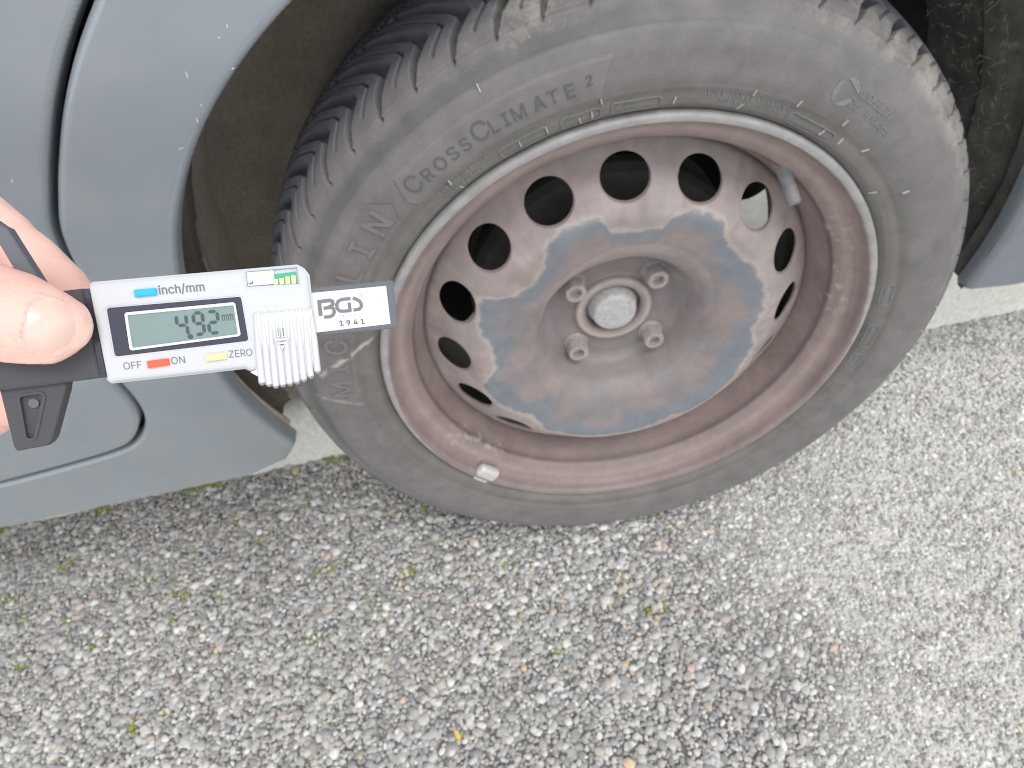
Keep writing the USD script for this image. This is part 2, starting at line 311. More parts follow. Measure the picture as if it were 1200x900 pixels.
# ------------------------------------------------------------------ the car
car = empty('car')
tag(stage.GetPrimAtPath(car), 'grey blue car standing over the kerb with a bare rusty steel wheel', 'car')
ZS = PchipInterpolator([0.10, .18, .25, .35, .45, .52, .60, .75, 1.0], [.075, .064, .055, .041, .019, .002, -.012, -.02, -.005])
def S(x, z):
    """Depth of the car's side at a point: tucked in below, fuller above, with the door's lower crease."""
    return ZS(z) - .013 * sstep(z, .392, .362) * sstep(x, -.350, -.41)
def on_body(u, v):
    Y = .03
    for _ in range(8):
        p = at(u, v, Y); Y = float(S(p[0], p[2]))
    return p[0], p[2]
def panel(name, poly, material, r=.004, flange=.018, step=.012):
    """A pressed panel: the polygon (x, z) laid on S with rounded edges and a turned-in flange."""
    ds = [0, r * .06, r * .2, r * .45, r * .75, r]
    rings, pts = [], []
    def walk(pl, st):
        for g in getattr(pl, 'geoms', [pl]):
            if g.is_empty: continue
            ln = g.exterior; n = max(8, int(ln.length / st))
            yield np.array([ln.interpolate(i / n, normalized=True).coords[0] for i in range(n)])
    for d in ds: 
        for q in walk(poly.buffer(-d) if d else poly, .004): pts.append(q)
    x0, z0, x1, z1 = poly.bounds
    g = np.stack(np.meshgrid(np.arange(x0, x1, step), np.arange(z0, z1, step)), -1).reshape(-1, 2)
    g = g[shapely.contains_xy(poly.buffer(-r * 1.5), g[:, 0], g[:, 1])]
    P = np.vstack(pts + [g]); P = np.unique(P.round(6), axis=0)
    T = Delaunay(P).simplices
    c = P[T].mean(1); T = T[shapely.contains_xy(poly, c[:, 0], c[:, 1])]
    d = shapely.distance(poly.exterior, shapely.points(P)); d = np.minimum(d, r)
    Yv = S(P[:, 0], P[:, 1]) + r - np.sqrt(np.maximum(r * r - (r - d) ** 2, 0))
    V = np.c_[P[:, 0], Yv, P[:, 1]]
    n_ = np.cross(V[T[:, 1]] - V[T[:, 0]], V[T[:, 2]] - V[T[:, 0]]); T = np.where((n_[:, 1] > 0)[:, None], T[:, ::-1], T)
    e = np.vstack([T[:, [0, 1]], T[:, [1, 2]], T[:, [2, 0]]]); key = {}
    for a, b in e: key[(min(a, b), max(a, b))] = key.get((min(a, b), max(a, b)), 0) + 1
    be = [(a, b) for a, b in e if key[(min(a, b), max(a, b))] == 1]
    ids = sorted({i for q in be for i in q}); mp = {i: len(V) + k for k, i in enumerate(ids)}
    V = np.vstack([V, V[ids] + [0, flange, 0]])
    F = [[b, a, mp[a]] for a, b in be] + [[b, mp[a], mp[b]] for a, b in be]
    return put(name, (V, np.vstack([T, F])), material, car, smooth=50)
arch = lambda a0, a1, r=.356, n=90: [(r * math.cos(math.radians(t)), HC + r * math.sin(math.radians(t))) for t in np.linspace(a0, a1, n)]
gap = [on_body(*p) for p in [(100, -14), (95, 0), (84, 30), (74, 62), (66, 95), (60, 130), (56, 175), (55, 225), (60, 275)]]
low = [on_body(*p) for p in [(131, 448), (147, 466), (157, 480), (162, 493), (161, 505), (156, 515), (147, 523), (130, 530), (90, 542), (0, 566)]]
top = [(gap[0][0] + .21, .95), (gap[0][0] + .1, .77)]
edge = top + gap + [((gap[-1][0] * .6 + low[0][0] * .4), (gap[-1][1] * .6 + low[0][1] * .4)), ((gap[-1][0] * .25 + low[0][0] * .75), (gap[-1][1] * .25 + low[0][1] * .75))] + low
edge = dense(edge, .004)
zl = edge[-1][1]
door = sg.Polygon(list(map(tuple, edge)) + [(-1.5, zl - .01), (-1.5, .95)]).buffer(0)
sill_pts = [on_body(*p) for p in [(0, 621), (100, 596), (240, 561), (336, 540)]]
zb = np.mean([p[1] for p in sill_pts])
side = sg.Polygon([(-1.5, .95), (.75, .95), (.75, zb + .02)] + [(.4, zb + .02)] + arch(-14, 196.2) + [sill_pts[-1], (-1.5, zb)]).buffer(0)
inner = door.buffer(.0042)
quarter = side.difference(inner)
if quarter.geom_type != 'Polygon': quarter = max(quarter.geoms, key=lambda g: g.area)
cut = sg.Polygon([(0.2, .47), (1.0, .47), (1.0, 0), (.2, 0)])
bumper = quarter.intersection(cut); bumper = bumper if bumper.geom_type == 'Polygon' else max(bumper.geoms, key=lambda g: g.area)
bumper = bumper.buffer(-.012).buffer(.012)
quarter = quarter.difference(cut.buffer(.003)); quarter = quarter if quarter.geom_type == 'Polygon' else max(quarter.geoms, key=lambda g: g.area)
quarter = quarter.buffer(-.004).buffer(.004)
panel('rear_door', door, 'car_paint', r=.0045)
panel('quarter_panel', quarter, 'car_paint', r=.006, flange=.014)
panel('rear_bumper', bumper, 'bumper_plastic', r=.010, flange=.006)
chips = [(266, 30, 1.6, 70), (273, 80, 1.4, 20), (236, 123, 1.5, 60), (231, 141, 2.6, 75), (212, 174, 3.0, 8), (219, 88, 3.0, 72), (14, 212, 2.0, 65), (257, 44, .9, 0)]
rng = np.random.default_rng(77)
for (u, v_, ln, an) in chips:
    cx_, cz_ = on_body(u, v_); ln *= .00075
    q = sg.Polygon([(math.cos(t) * ln * rng.uniform(.7, 1.1), math.sin(t) * .0003 * rng.uniform(.6, 1.3)) for t in np.linspace(0, 6.28, 12)[:-1]]); q = sa.rotate(q, an, origin=(0, 0))
    m_ = extr(q, 0, .0001); p_ = m_.vertices; X_, Z_ = cx_ + p_[:, 0], cz_ + p_[:, 1]
    m_.vertices = np.stack([X_, S(X_, Z_) - .00006 - p_[:, 2], Z_], 1); put('paint_chip', m_, 'chip_pale', car, smooth=False)
# gap backing, underbody, and a top slab added to darken the wheel well
gb = extr(sg.box(-1.5, .2, -.08, .949).difference(sg.Point(0, HC).buffer(.386)), 0, .012); gb.vertices = gb.vertices[:, [0, 2, 1]] + [0, .075, 0]; gb.faces = gb.faces[:, ::-1]
put('gap_backing', gb, 'black_plastic_under', car, smooth=False)
put('upper_body', trimesh.creation.box(bounds=[[-1.5, .0, .951], [.42, 1.6, .98]]), 'car_paint', car)  # unseen flat slab added to block light from above
put('underbody', trimesh.creation.box(bounds=[[-1.5, .12, .185], [-.385, 1.6, .20]]), 'black_plastic_under', car)
put('underbody', trimesh.creation.box(bounds=[[-.385, .345, .27], [-.05, 1.6, .285]]), 'black_plastic_under', car)  # ends early so that light from the rear reaches the pavement
# wheel arch liner: a stepped felt half barrel and its inner wall
lp = [(.3578, .045), (.3605, .058), (.366, .061), (.3665, .078), (.3665, .084), (.3775, .088), (.378, .112), (.3775, .117), (.367, .122), (.3665, .138), (.3665, .146), (.3705, .150), (.371, .20), (.371, .236)]
lp = dense(lp, .004)
A = np.radians(np.linspace(-13.6, 196.0, 320))
r, th = np.broadcast_to(lp[:, 0][:, None], (len(lp), len(A))), np.broadcast_to(A, (len(lp), len(A)))
Yl = np.broadcast_to(lp[:, 1][:, None], r.shape)
zc = HC + r * np.sin(th); xc = r * np.cos(th)
s0 = S(xc, zc) + .0045; Yl = s0 + (Yl - .045) * (.236 - s0) / (.236 - .045)
Pn = np.stack([xc, Yl, zc], -1)
r = r + (meshkit.fbm(Pn * 30, 4, 8) - .5) * .0035
v = np.stack([r * np.cos(th), Yl, HC + r * np.sin(th)], -1).reshape(-1, 3)
nz = meshkit.fbm(v * 55, 4, 9)[:, None]; fine = meshkit.noise(v * 420, 3)[:, None]
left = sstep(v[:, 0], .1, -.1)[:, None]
col = np.array([.15, .14, .12]) * (.45 + 1.1 * nz) * (1 - left) + np.array([.36, .32, .265]) * (.82 + .36 * nz) * left  # left felt painted paler, standing for the daylight that reaches it
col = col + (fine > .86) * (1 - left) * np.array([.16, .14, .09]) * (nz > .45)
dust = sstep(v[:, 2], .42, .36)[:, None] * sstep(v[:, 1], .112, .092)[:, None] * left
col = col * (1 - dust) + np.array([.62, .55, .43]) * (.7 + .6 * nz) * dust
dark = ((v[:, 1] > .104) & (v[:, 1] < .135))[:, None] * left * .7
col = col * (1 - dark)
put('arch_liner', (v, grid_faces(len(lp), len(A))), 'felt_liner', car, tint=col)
# loose fibres and mud flecks standing on the right side of the liner
rng = np.random.default_rng(6); fb = []
for k in range(520):
    a = math.radians(rng.uniform(-13, 75)); y = rng.uniform(.10, .23); rr = .3665
    p = np.array([rr * math.cos(a), y, HC + rr * math.sin(a)]); inw = -np.array([math.cos(a), 0, math.sin(a)])
    d1 = rng.normal(size=3); d1 /= np.linalg.norm(d1); ln = rng.uniform(.003, .011)
    q = p + inw * rng.uniform(-.001, .003); e1 = q + d1 * ln * .5 + inw * .001; e2 = e1 + (d1 + rng.normal(size=3) * .5) * ln * .4
    fb += [rod(q, e1, .00028, 4), rod(e1, e2, .00024, 4)]
tag(stage.GetPrimAtPath(put('liner_fibres', cat(*fb), 'liner_fibre', car, smooth=False)), kind='stuff')
wr_ = np.linspace(.05, .3715, 60); wa_ = np.radians(np.linspace(-40, 220, 240)); rr_, aa_ = np.meshgrid(wr_, wa_, indexing='ij')
wx, wz = rr_ * np.cos(aa_), HC + rr_ * np.sin(aa_)
wy = .236 + .012 * np.sin(rr_ * 60) * sstep(rr_, .15, .25) + (meshkit.fbm(np.stack([wx, wz, 0 * wx], -1) * 22, 3, 41) - .5) * .014
zm_ = .248 - .128 * sstep(wx, .12, .08) * sstep(wx, -.31, -.29)
wv = np.stack([wx, wy, np.maximum(wz, zm_)], -1).reshape(-1, 3); wf = grid_faces(60, 240); lowv = (wz <= zm_ + .0005).ravel(); wf = wf[~lowv[wf].all(1)]
us_ = np.unique(wf); mp_ = np.zeros(len(wv), int); mp_[us_] = np.arange(len(us_)); wv, wf = wv[us_], mp_[wf]
nz = meshkit.fbm(wv * 50, 4, 42)[:, None]; lf_ = (sstep(wv[:, 0], .1, -.1) * sstep(np.hypot(wv[:, 0], wv[:, 2] - HC), .24, .29))[:, None]  # felt painted dark behind the wheel as shade seen through its holes
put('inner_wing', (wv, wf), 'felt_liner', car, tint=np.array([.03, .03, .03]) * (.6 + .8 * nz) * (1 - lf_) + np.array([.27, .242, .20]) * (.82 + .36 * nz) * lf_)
# brake drum, axle and suspension arm behind the wheel's holes
bd = lathe([(.02, .078), (.112, .078), (.122, .081), (.127, .088), (.127, .10), (.121, .102), (.121, .125), (.127, .127), (.127, .14), (.02, .142)], 64)
bd.apply_translation([0, 0, HC]); put('brake_drum', bd, 'dark_iron', car)
put('axle_beam', cat(rod([0, .14, HC], [0, 1.5, HC], .03, 20), rod([-.05, .26, HC + .0], [-.36, .3, HC + .02], .025, 16)), 'dark_iron', car)
put('damper', cat(rod([.03, .19, HC + .06], [.05, .2, HC + .34], .02, 20), rod([.025, .18, HC], [.03, .19, HC + .1], .014, 16)), 'dark_iron', car)
put('brake_pipe', cat(rod([.045, .094, HC + .124], [.072, .100, HC + .120], .0042, 12), rod([.070, .0996, HC + .1204], [.084, .103, HC + .118], .0065, 12)), 'pale_metal', car)

# ------------------------------------------------------------------ the wheel (a part of the car; tyre, rim and the rest are its sub-parts)
wheel = empty('wheel', car, (0, 0, HC))
def polar(u, v, Y):
    p = at(u, v, Y); return math.hypot(p[0], p[2] - HC), math.degrees(math.atan2(p[2] - HC, p[0]))
# --- tyre
side_p = [(.2065, .012), (.2085, .004), (.2115, .0000), (.2145, -.0035), (.2185, -.0052), (.2235, -.0055), (.2265, -.0075), (.238, -.0098), (.250, -.0098), (.2585, -.0082), (.2622, -.0066), (.2628, -.0054), (.2634, -.0054), (.268, -.0028), (.2725, .0008), (.2765, .0045)]
shoulder = [(.2765, .0045), (.2815, .0105), (.2862, .0175), (.2897, .0245), (.2920, .032), (.2938, .042), (.2962, .062), (.2968, .078)]
sp = dense(side_p, .0012); shp = dense(shoulder, .0009); shc = dense(shoulder, .0028)
inner_side = [(a, .156 - b) for a, b in side_p[::-1]]
prof = np.vstack([sp[:-1], shp, [(a, .156 - b) for a, b in shc[::-1]][1:], dense(inner_side, .006)[1:]])
ns, nsh = len(sp) - 1, len(shp)
NP = 62; NT = NP * 46
th = np.arange(NT) * 2 * np.pi / NT
R = np.repeat(prof[:, 0][:, None], NT, 1); Yt = np.repeat(prof[:, 1][:, None], NT, 1); TH = np.broadcast_to(th, R.shape)
# distance along the tread from the shoulder's lower corner to the crown
sl = np.r_[0, np.cumsum(np.hypot(*np.diff(shp, axis=0).T))]
s_of = np.full(len(prof), -1.0); s_of[ns:ns + nsh] = sl; slc = np.r_[0, np.cumsum(np.hypot(*np.diff(shc, axis=0).T))]; s_of[ns + nsh:ns + nsh + len(shc) - 1] = slc[::-1][1:]
mirror = np.zeros(len(prof)); mirror[ns + nsh:] = .5
pitch = 2 * np.pi / NP
sweep = np.radians(np.interp(s_of, [0, .014, .027, .034, .060, .095], [3.4, 2.2, 0.0, 0.5, 5.0, 13.5]))
ph = ((TH - sweep[:, None] - math.radians(105.6)) / pitch + mirror[:, None]) % 1.0
ph = np.where(ph > .5, ph - 1, ph)                       # groove centre at 0
arc = np.abs(ph) * pitch * .295
half = np.interp(s_of, [0, .006, .02, .035, .06, .095], [  .0007, .0016, .0036, .0054, .0052, .004])[:, None]
depth = np.interp(s_of, [0, .003, .012, .03, .05], [.0012, .0026, .0052, .0078, .0078])[:, None]
gr = (1 - sstep(arc, half * .82, half * 1.05)) * depth
arc2 = np.abs(np.abs(ph) - .5) * pitch * .295           # a sipe down the middle of each block
wob = .0012 * np.sin(s_of * 900)[:, None]
gr2 = 1.0 * (1 - sstep(arc2, .0004, .0012)) * .0042 * sstep(s_of, .010, .013)[:, None]
disp = np.where(s_of[:, None] >= 0, np.maximum(gr, gr2), 0)
lipz = np.where(s_of >= 0, np.interp(s_of, [0, .0010, .0018, .010, .03], [0, .0003, .0019, .0012, 0]), 0)
blk = lipz[:, None] * (gr < .0008)
# outward direction of the profile
tg = np.gradient(prof, axis=0); nr = np.stack([-tg[:, 1], tg[:, 0]], 1); nr /= np.linalg.norm(nr, axis=1, keepdims=True)
if nr[ns // 2, 1] > 0: nr = -nr
outd = blk - disp
# raised panels on the sidewall: behind the tread name, behind the maker's name, and the same again opposite
DEG = np.degrees(TH)
def adiff(d, c): return (d - c + 180) % 360 - 180
pan = np.zeros_like(R); big = np.zeros_like(R)
out_side = (Yt < .02) & (s_of[:, None] < 0)
for off in (0,):
    rr = (R - .2285) / (.2520 - .2285)
    a = adiff(DEG, 109 + off)
    pan = np.maximum(pan, out_side * (rr > 0) * (rr < 1) * (a < 17.5 - 2.5 * np.abs(rr - .3)) * (a > -17.0 - 2.2 * rr))
for off in (0,):
    a = adiff(DEG, 151.5 + off)
    big = np.maximum(big, out_side * (R > .2305) * (R < .2540) * (np.abs(a) < 23.5 - 2 * np.abs((R - .242) / .0115)))
outd = outd + pan * .0007 - big * .0006
R2 = R + nr[:, 0][:, None] * outd; Y2 = Yt + nr[:, 1][:, None] * outd
sq = -R2 * np.sin(TH)                                    # the tyre stands a little flat on the road
R2 = np.where(sq > HC + .0005, (HC + .0005) / np.maximum(-np.sin(TH), .1), R2)
v = np.stack([R2 * np.cos(TH), Y2, R2 * np.sin(TH)], -1).reshape(-1, 3)
n1 = meshkit.fbm(v * 28, 4, 2).reshape(R.shape); n2 = meshkit.fbm(v * 130, 3, 3).reshape(R.shape); n3 = meshkit.noise(v * 700, 5).reshape(R.shape)
col = np.ones(R.shape + (3,)) * np.array([.123, .115, .109])
col = col * (.86 + .28 * n1)[..., None]
inner_band = ((R < .2285) & out_side)[..., None]
col = np.where(inner_band, col * np.array([.93, .92, .88]), col)
band = (out_side * sstep(R, .2628, .2640) * (1 - sstep(R + .004 * (n2 - .5), .2695, .2745)))[..., None] * sstep(np.cos(np.radians(adiff(DEG, 140))), .35, .75)[..., None]
col = col * (1 - .28 * band)
col = col * (1 + .10 * pan - .06 * big)[..., None]
sh_zone = sstep(R, .266, .274) * (Yt < .05)
tread_dark = (s_of[:, None] > .02) * np.ones_like(R)
tdk = sstep(np.broadcast_to(s_of[:, None], R.shape), .004, .030)[..., None]; col = col * (1 - tdk) + np.array([.058, .062, .072]) * (.8 + .4 * n2)[..., None] * tdk
dusty = .5 * np.clip(sstep(n1 * .6 + .5 * n2 + .25 * n3, .58, .88), 0, 1) * sh_zone * np.maximum.reduce([np.exp(-(adiff(DEG, 99) / 7) ** 2) * 1.0, .95 * np.exp(-(adiff(DEG, 42) / 26) ** 2), .3 * np.exp(-(adiff(DEG, 85) / 15) ** 2)])
dusty = dusty * (1 - sstep(np.broadcast_to(s_of[:, None], R.shape), .02, .034) * .75)
col = col * (1 - .8 * dusty[..., None]) + np.array([.34, .315, .265]) * .8 * dusty[..., None]
speck = (n3 > .93) * sh_zone * (n1 > .5); col = col + speck[..., None] * np.array([.12, .11, .08])
def streak_at(p0, p1, wd):
    a, b = at(*p0, -.009), at(*p1, -.009); a, b = np.array([a[0], a[2] - HC]), np.array([b[0], b[2] - HC]); q = np.stack([R * np.cos(TH), R * np.sin(TH)], -1) - a; ab = b - a
    t = np.clip((q @ ab) / (ab @ ab), 0, 1); return np.exp(-((np.linalg.norm(q - t[..., None] * ab, axis=-1) + .004 * (n2 - .5)) / wd) ** 2) * out_side
mark = np.maximum.reduce([streak_at((378, 440), (402, 423), .0022), streak_at((402, 423), (436, 402), .0015), .5 * streak_at((372, 466), (425, 474), .0012), .4 * streak_at((436, 402), (470, 392), .001)]) * (n2 > .36)   # pale scuffs left of the rim
col = col * (1 - .7 * mark[..., None]) + np.array([.42, .38, .33]) * .7 * mark[..., None]
tyre = put('tyre', (v, grid_faces(len(prof), NT, True)[:, ::-1]), 'tyre_rubber', wheel, tint=col.reshape(-1, 3))
sideY = PchipInterpolator([p[0] for p in side_p[1:]], [p[1] for p in side_p[1:]])
# --- lettering moulded on the sidewall
def wrap(mesh, ang, rb, lift=.0006, sign=1):
    """Local x along the rim (clockwise), y outward from radius rb, z off the surface."""
    m = tm(mesh).copy(); x, y, z_ = m.vertices.T
    rr = rb + sign * y; t = math.radians(ang) - sign * x / (rb + .006)
    m.vertices = np.stack([rr * np.cos(t), sideY(np.clip(rr, .209, .276)) - z_ * 1.0 - lift + .0008, rr * np.sin(t)], 1)
    return m
def word(text, ang0, ang1, rb, h, depth=.0012, bold=False):
    """Each letter set separately between the two angles."""
    out = []
    for k, ch in enumerate(text):
        if ch == ' ': continue
        g = meshkit.text_mesh(ch, h, depth, bold); w_ = g.bounds[:, 0].mean(); g.apply_translation([-w_, 0, 0])
        out.append(wrap(g, ang0 + (ang1 - ang0) * k / (len(text) - 1), rb))
    return out
spots = [(481, 212), (498, 200), (514, 188), (529, 176), (544, 166), (562, 152), (579, 146), (592, 137), (607, 129), (631, 118), (647, 109), (667, 103), (690, 93)]
for k, ch in enumerate('CROSSCLIMATE2'):
    rr, aa = polar(*spots[k], -.009)
    h = .0125 if k in (0, 5) else .0088 if k < 12 else .006
    g = meshkit.text_mesh(ch, h, .0016); g.apply_translation([-g.bounds[:, 0].mean(), 0, 0])
    put('raised_letter', wrap(g, aa, .2345 if k < 12 else .2385, .0004), 'rubber_letter_dark', wheel, smooth=False)
for off in (0,):
    for q in word('MICHELIN', 171.5 + off, 132.5 + off, .2335, .0165, .0005, True): put('raised_letter', q, 'rubber_letter_big', wheel, smooth=False)
ink = word('MICHELIN', 51.0, 44.2, .2462, .0054, .0006) + word('Total Performance', 51.4, 41.8, .2388, .0046, .0006)
def crescent(a0, a1, r0, r1, c=(0, 0)):
    t = np.radians(np.linspace(a0, a1, 16)); mid = np.linspace(0, 1, 16); wv = np.sin(np.pi * (mid * .8 + .1))
    o = [(c[0] + r1 * math.cos(x), c[1] + r1 * math.sin(x)) for x in t]; i = [(c[0] + (r1 - (r1 - r0) * q) * math.cos(x), c[1] + (r1 - (r1 - r0) * q) * math.sin(x)) for x, q in zip(t, wv)]
    return sg.Polygon(o + i[::-1]).buffer(0)
for a0 in (20, 140, 260): ink.append(wrap(extr(crescent(a0, a0 + 100, .0052, .0090), 0, .0006), 53.4, .2445))
for q in ink: put('raised_letter', q, 'rubber_letter', wheel, smooth=False)
# mould lines, framed boxes and unreadable small print near the bead
ink = []
def bar(ang, rb, length, width, tilt=0.0, dep=.0014):
    q = sg.box(-width / 2, 0, width / 2, length); q = sa.rotate(q, tilt, origin=(0, 0)); return wrap(extr(q, 0, dep), ang, rb, .0006)
def pill(a0, a1, r0, r1):
    rm = (r0 + r1) / 2; wd = math.radians(abs(a1 - a0)) * rm; q = sg.box(-wd / 2 + .003, r0 - rm + .003, wd / 2 - .003, r1 - rm - .003).buffer(.003)
    ring = q.difference(q.buffer(-.0006)); ring = shapely.segmentize(ring, .004); return wrap(extr(ring, 0, .0011), (a0 + a1) / 2, rm, .0006)
for a0, a1 in [(99, 92), (90.5, 82), (110, 101), (59, 48)]: ink.append(pill(a0, a1, .2135, .2215))
for a0, a1 in [(4, -2), (-8, -15), (-17, -22)]: ink.append(pill(a0, a1, .2135, .2225))
rng = np.random.default_rng(9)
for base, rows, a0, a1 in [(.2205, 1, 75, 56), (.2165, 1, 72, 58), (.2205, 1, 124, 112), (.2155, 1, 122, 113), (.2155, 1, 3, -1.5), (.2155, 1, -9, -14), (.216, 1, -18, -21), (.2150, 1, -25, -40)]:
    a = a0
    while a > a1:
        ink.append(bar(a, base + rng.uniform(0, .0004), rng.uniform(.0022, .0034), .0006, rng.uniform(-25, 25), .0009)); a -= rng.uniform(.35, .75)
        if rng.random() < .15: a -= .8
for ang in np.arange(-180, 180, 1.0):
    pass
tag(stage.GetPrimAtPath(put('small_print', cat(*ink), 'rubber_letter', wheel, smooth=False)), kind='stuff')
nubs = []
for (u, v_) in [(545, 75), (641, 153), (681, 143), (694, 135), (705, 118), (790, 118), (867, 126), (884, 108), (935, 120), (963, 156), (988, 142), (1012, 175), (1024, 228), (610, 170), (527, 214), (542, 222), (1058, 222), (985, 166)]:
    rr, aa = polar(u, v_, -.006); rr = min(max(rr, .211), .262); nubs.append(bar(aa, rr - .002, .0044, .0007, rng.uniform(-14, 14), .0016))
for q in nubs: put('moulding_nub', q, 'rubber_nub', wheel, smooth=False)
# --- rim
rim_p = [(.206, .013), (.2078, .006), (.2086, .0015), (.2078, -.0022), (.2058, -.0036), (.2032, -.0032), (.2014, -.0008), (.2004, .003), (.1990, .0065), (.1965, .0090), (.1935, .0105), (.1905, .0118), (.1872, .0140), (.1840, .0170), (.1818, .0196), (.1806, .0222), (.1792, .0275), (.1765, .0355), (.1738, .0425), (.1722, .0480), (.1705, .060), (.1660, .080), (.1655, .115), (.1740, .135), (.1880, .148), (.2040, .156), (.2080, .162)]
rp = dense(rim_p, .0010); v, f = revolve(rp, 512, True)
rad = np.hypot(v[:, 0], v[:, 2]); n1 = meshkit.fbm(v * 40, 4, 4); n2 = meshkit.fbm(v * 160, 3, 6); a_ = np.degrees(np.arctan2(v[:, 2], v[:, 0]))
col = np.array([.178, .136, .124]) * (.82 + .36 * n1)[:, None]
col = col + (np.array([.27, .215, .195]) - col) * (.55 * np.exp(-((rad - .192) / .0035) ** 2) * (v[:, 1] < .02))[:, None]  # pale ring paints the highlight along the hump
seam = np.exp(-((rad - .1812) / .0011) ** 2) * (v[:, 1] < .03); col = col * (1 - .5 * seam)[:, None]
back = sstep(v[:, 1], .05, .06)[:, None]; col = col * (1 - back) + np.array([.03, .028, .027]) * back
upl = sstep(np.sin(np.radians(a_)), -.5, .3); lipm = sstep(rad + .0012 * (n2 - .5), .2050 - .0038 * upl, .2062 - .0038 * upl) * (v[:, 1] < .012)  # grey lip band widened on the upper arc, painting in the skylight
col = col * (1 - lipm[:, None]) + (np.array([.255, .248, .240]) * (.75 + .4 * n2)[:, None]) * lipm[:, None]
flake = (n2 > .64) * (rad > .179) * (rad < .196) * np.maximum(np.exp(-(adiff(a_, 8) / 18) ** 2), np.exp(-(adiff(a_, 214) / 10) ** 2)) * (v[:, 1] < .03)
col = col * (1 - .35 * flake)[:, None] + np.array([.45, .41, .38]) * .35 * flake[:, None]
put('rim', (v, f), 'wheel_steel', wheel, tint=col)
# --- wheel disc with sixteen holes
disc_p = [(.0255, .066), (.0255, .0565), (.0270, .0540), (.0300, .0528), (.0335, .0528), (.0355, .0545), (.0365, .0570), (.040, .0580), (.056, .0578), (.0605, .0562), (.0645, .0520), (.0680, .0440), (.0720, .0345), (.0770, .0275), (.0840, .0222), (.0940, .0182), (.1060, .0150), (.1170, .0126), (.1250, .0116), (.1310, .0133), (.1370, .0172), (.1485, .0268), (.1600, .0385), (.1680, .0450), (.1720, .0480), (.1732, .0545)]
dp = dense(disc_p, .0011); NT2 = 960
DY = PchipInterpolator([p[0] for p in disc_p[2:]], [p[1] for p in disc_p[2:]])
# stain boundary between the brake-dust brown outer ring and the blue grey paint, read as wheel coordinates
bd_px = [(715, 273), (747, 275), (777, 270), (788, 254), (820, 247), (847, 260), (850, 283), (867, 303), (885, 315), (895, 340), (893, 363), (880, 387), (883, 402), (868, 425), (850, 452), (810, 480), (785, 487), (747, 503), (700, 510), (640, 503), (627, 487), (590, 477), (567, 453), (583, 433), (577, 407), (562, 383), (565, 353), (603, 350), (627, 337), (640, 317), (640, 293), (660, 270), (703, 258), (710, 262)]
bp = sorted((lambda q: (q[1], q[0]))(polar(u, v_, .012)) for u, v_ in bd_px)
ba = np.array([p[0] for p in bp]); br = np.array([p[1] for p in bp]); ba = np.r_[ba - 360, ba, ba + 360]; br = np.r_[br, br, br]
th2 = np.arange(NT2) * 2 * np.pi / NT2
r_, y_ = dp[:, 0][:, None], dp[:, 1][:, None]
RR = np.broadcast_to(r_, (len(dp), NT2)); T2 = np.broadcast_to(th2, RR.shape)
# gentle dimples under the bolts
YY = np.repeat(y_, NT2, 1)
for k, aa in enumerate((131, 41, -49, -139)):
    d2 = (RR * np.cos(T2) - .0508 * math.cos(math.radians(aa))) ** 2 + (RR * np.sin(T2) - .0508 * math.sin(math.radians(aa))) ** 2
    YY = YY - .0016 * np.exp(-d2 / (.0115 ** 2)) * (RR > .037)
v = np.stack([RR * np.cos(T2), YY, RR * np.sin(T2)], -1).reshape(-1, 3); f = grid_faces(len(dp), NT2, True)[:, ::-1]
rad = RR.ravel(); dg = np.degrees(T2).ravel(); HR, HRAD = .1483, .0192
n1 = meshkit.fbm(v * 45, 4, 14); n2 = meshkit.fbm(v * 170, 4, 15); n3 = meshkit.fbm(v * 18, 3, 16)
pink = np.array([.245, .199, .185]) * (.84 + .32 * n1)[:, None]; grey = np.array([.142, .151, .166]) * (.86 + .28 * n1)[:, None]; cream = np.array([.325, .295, .255])
streak = meshkit.noise(np.c_[dg * .55, rad * 30, 0 * rad], 17); pink = pink * (.9 + .2 * streak)[:, None]
mott = sstep(n3 + .25 * n1, .50, .78); pink_out = pink * (1 - .45 * mott)[:, None] + np.array([.235, .22, .215]) * (.45 * mott)[:, None]
rbnd = np.interp(adiff(dg, 0), ba, br) + (n2 - .5) * .007
outm = sstep(rad - rbnd, -.0018, .0022)
edge_c = np.exp(-((rad - rbnd - .0020) / .0022) ** 2) * .62
inn = sstep((rbnd - .016 + (n1 - .5) * .034) - rad, -.006, .009) * (.58 + .38 * sstep(n1 + .2 * n2, .42, .78))
inner_c = np.array([.196, .160, .148]) * (.85 + .3 * n1)[:, None]
core = sstep(rad, .082, .060)[:, None]
inner_c = inner_c * (1 - core) + np.array([.185, .15, .138]) * core
inn = np.maximum(inn, .8 * sstep(rad, .088, .07))
col = grey * (1 - inn)[:, None] + inner_c * inn[:, None]
col = col * (1 - outm)[:, None] + pink_out * outm[:, None]
col = col * (1 - edge_c)[:, None] + cream * edge_c[:, None]
ringm = np.exp(-((rad - .032) / .003) ** 2)[:, None]; col = col * (1 - .6 * ringm) + np.array([.42, .35, .31]) * .6 * ringm
hub_ring = (np.exp(-((rad - .058) / .006) ** 2) * .45)[:, None]; col = col * (1 - hub_ring) + np.array([.16, .15, .155]) * hub_ring  # greyer ring at the foot of the hub recess
edge_line = np.exp(-((rad - .171) / .0022) ** 2)[:, None]; col = col * (1 - .55 * edge_line)  # darker line where the disc meets the rim
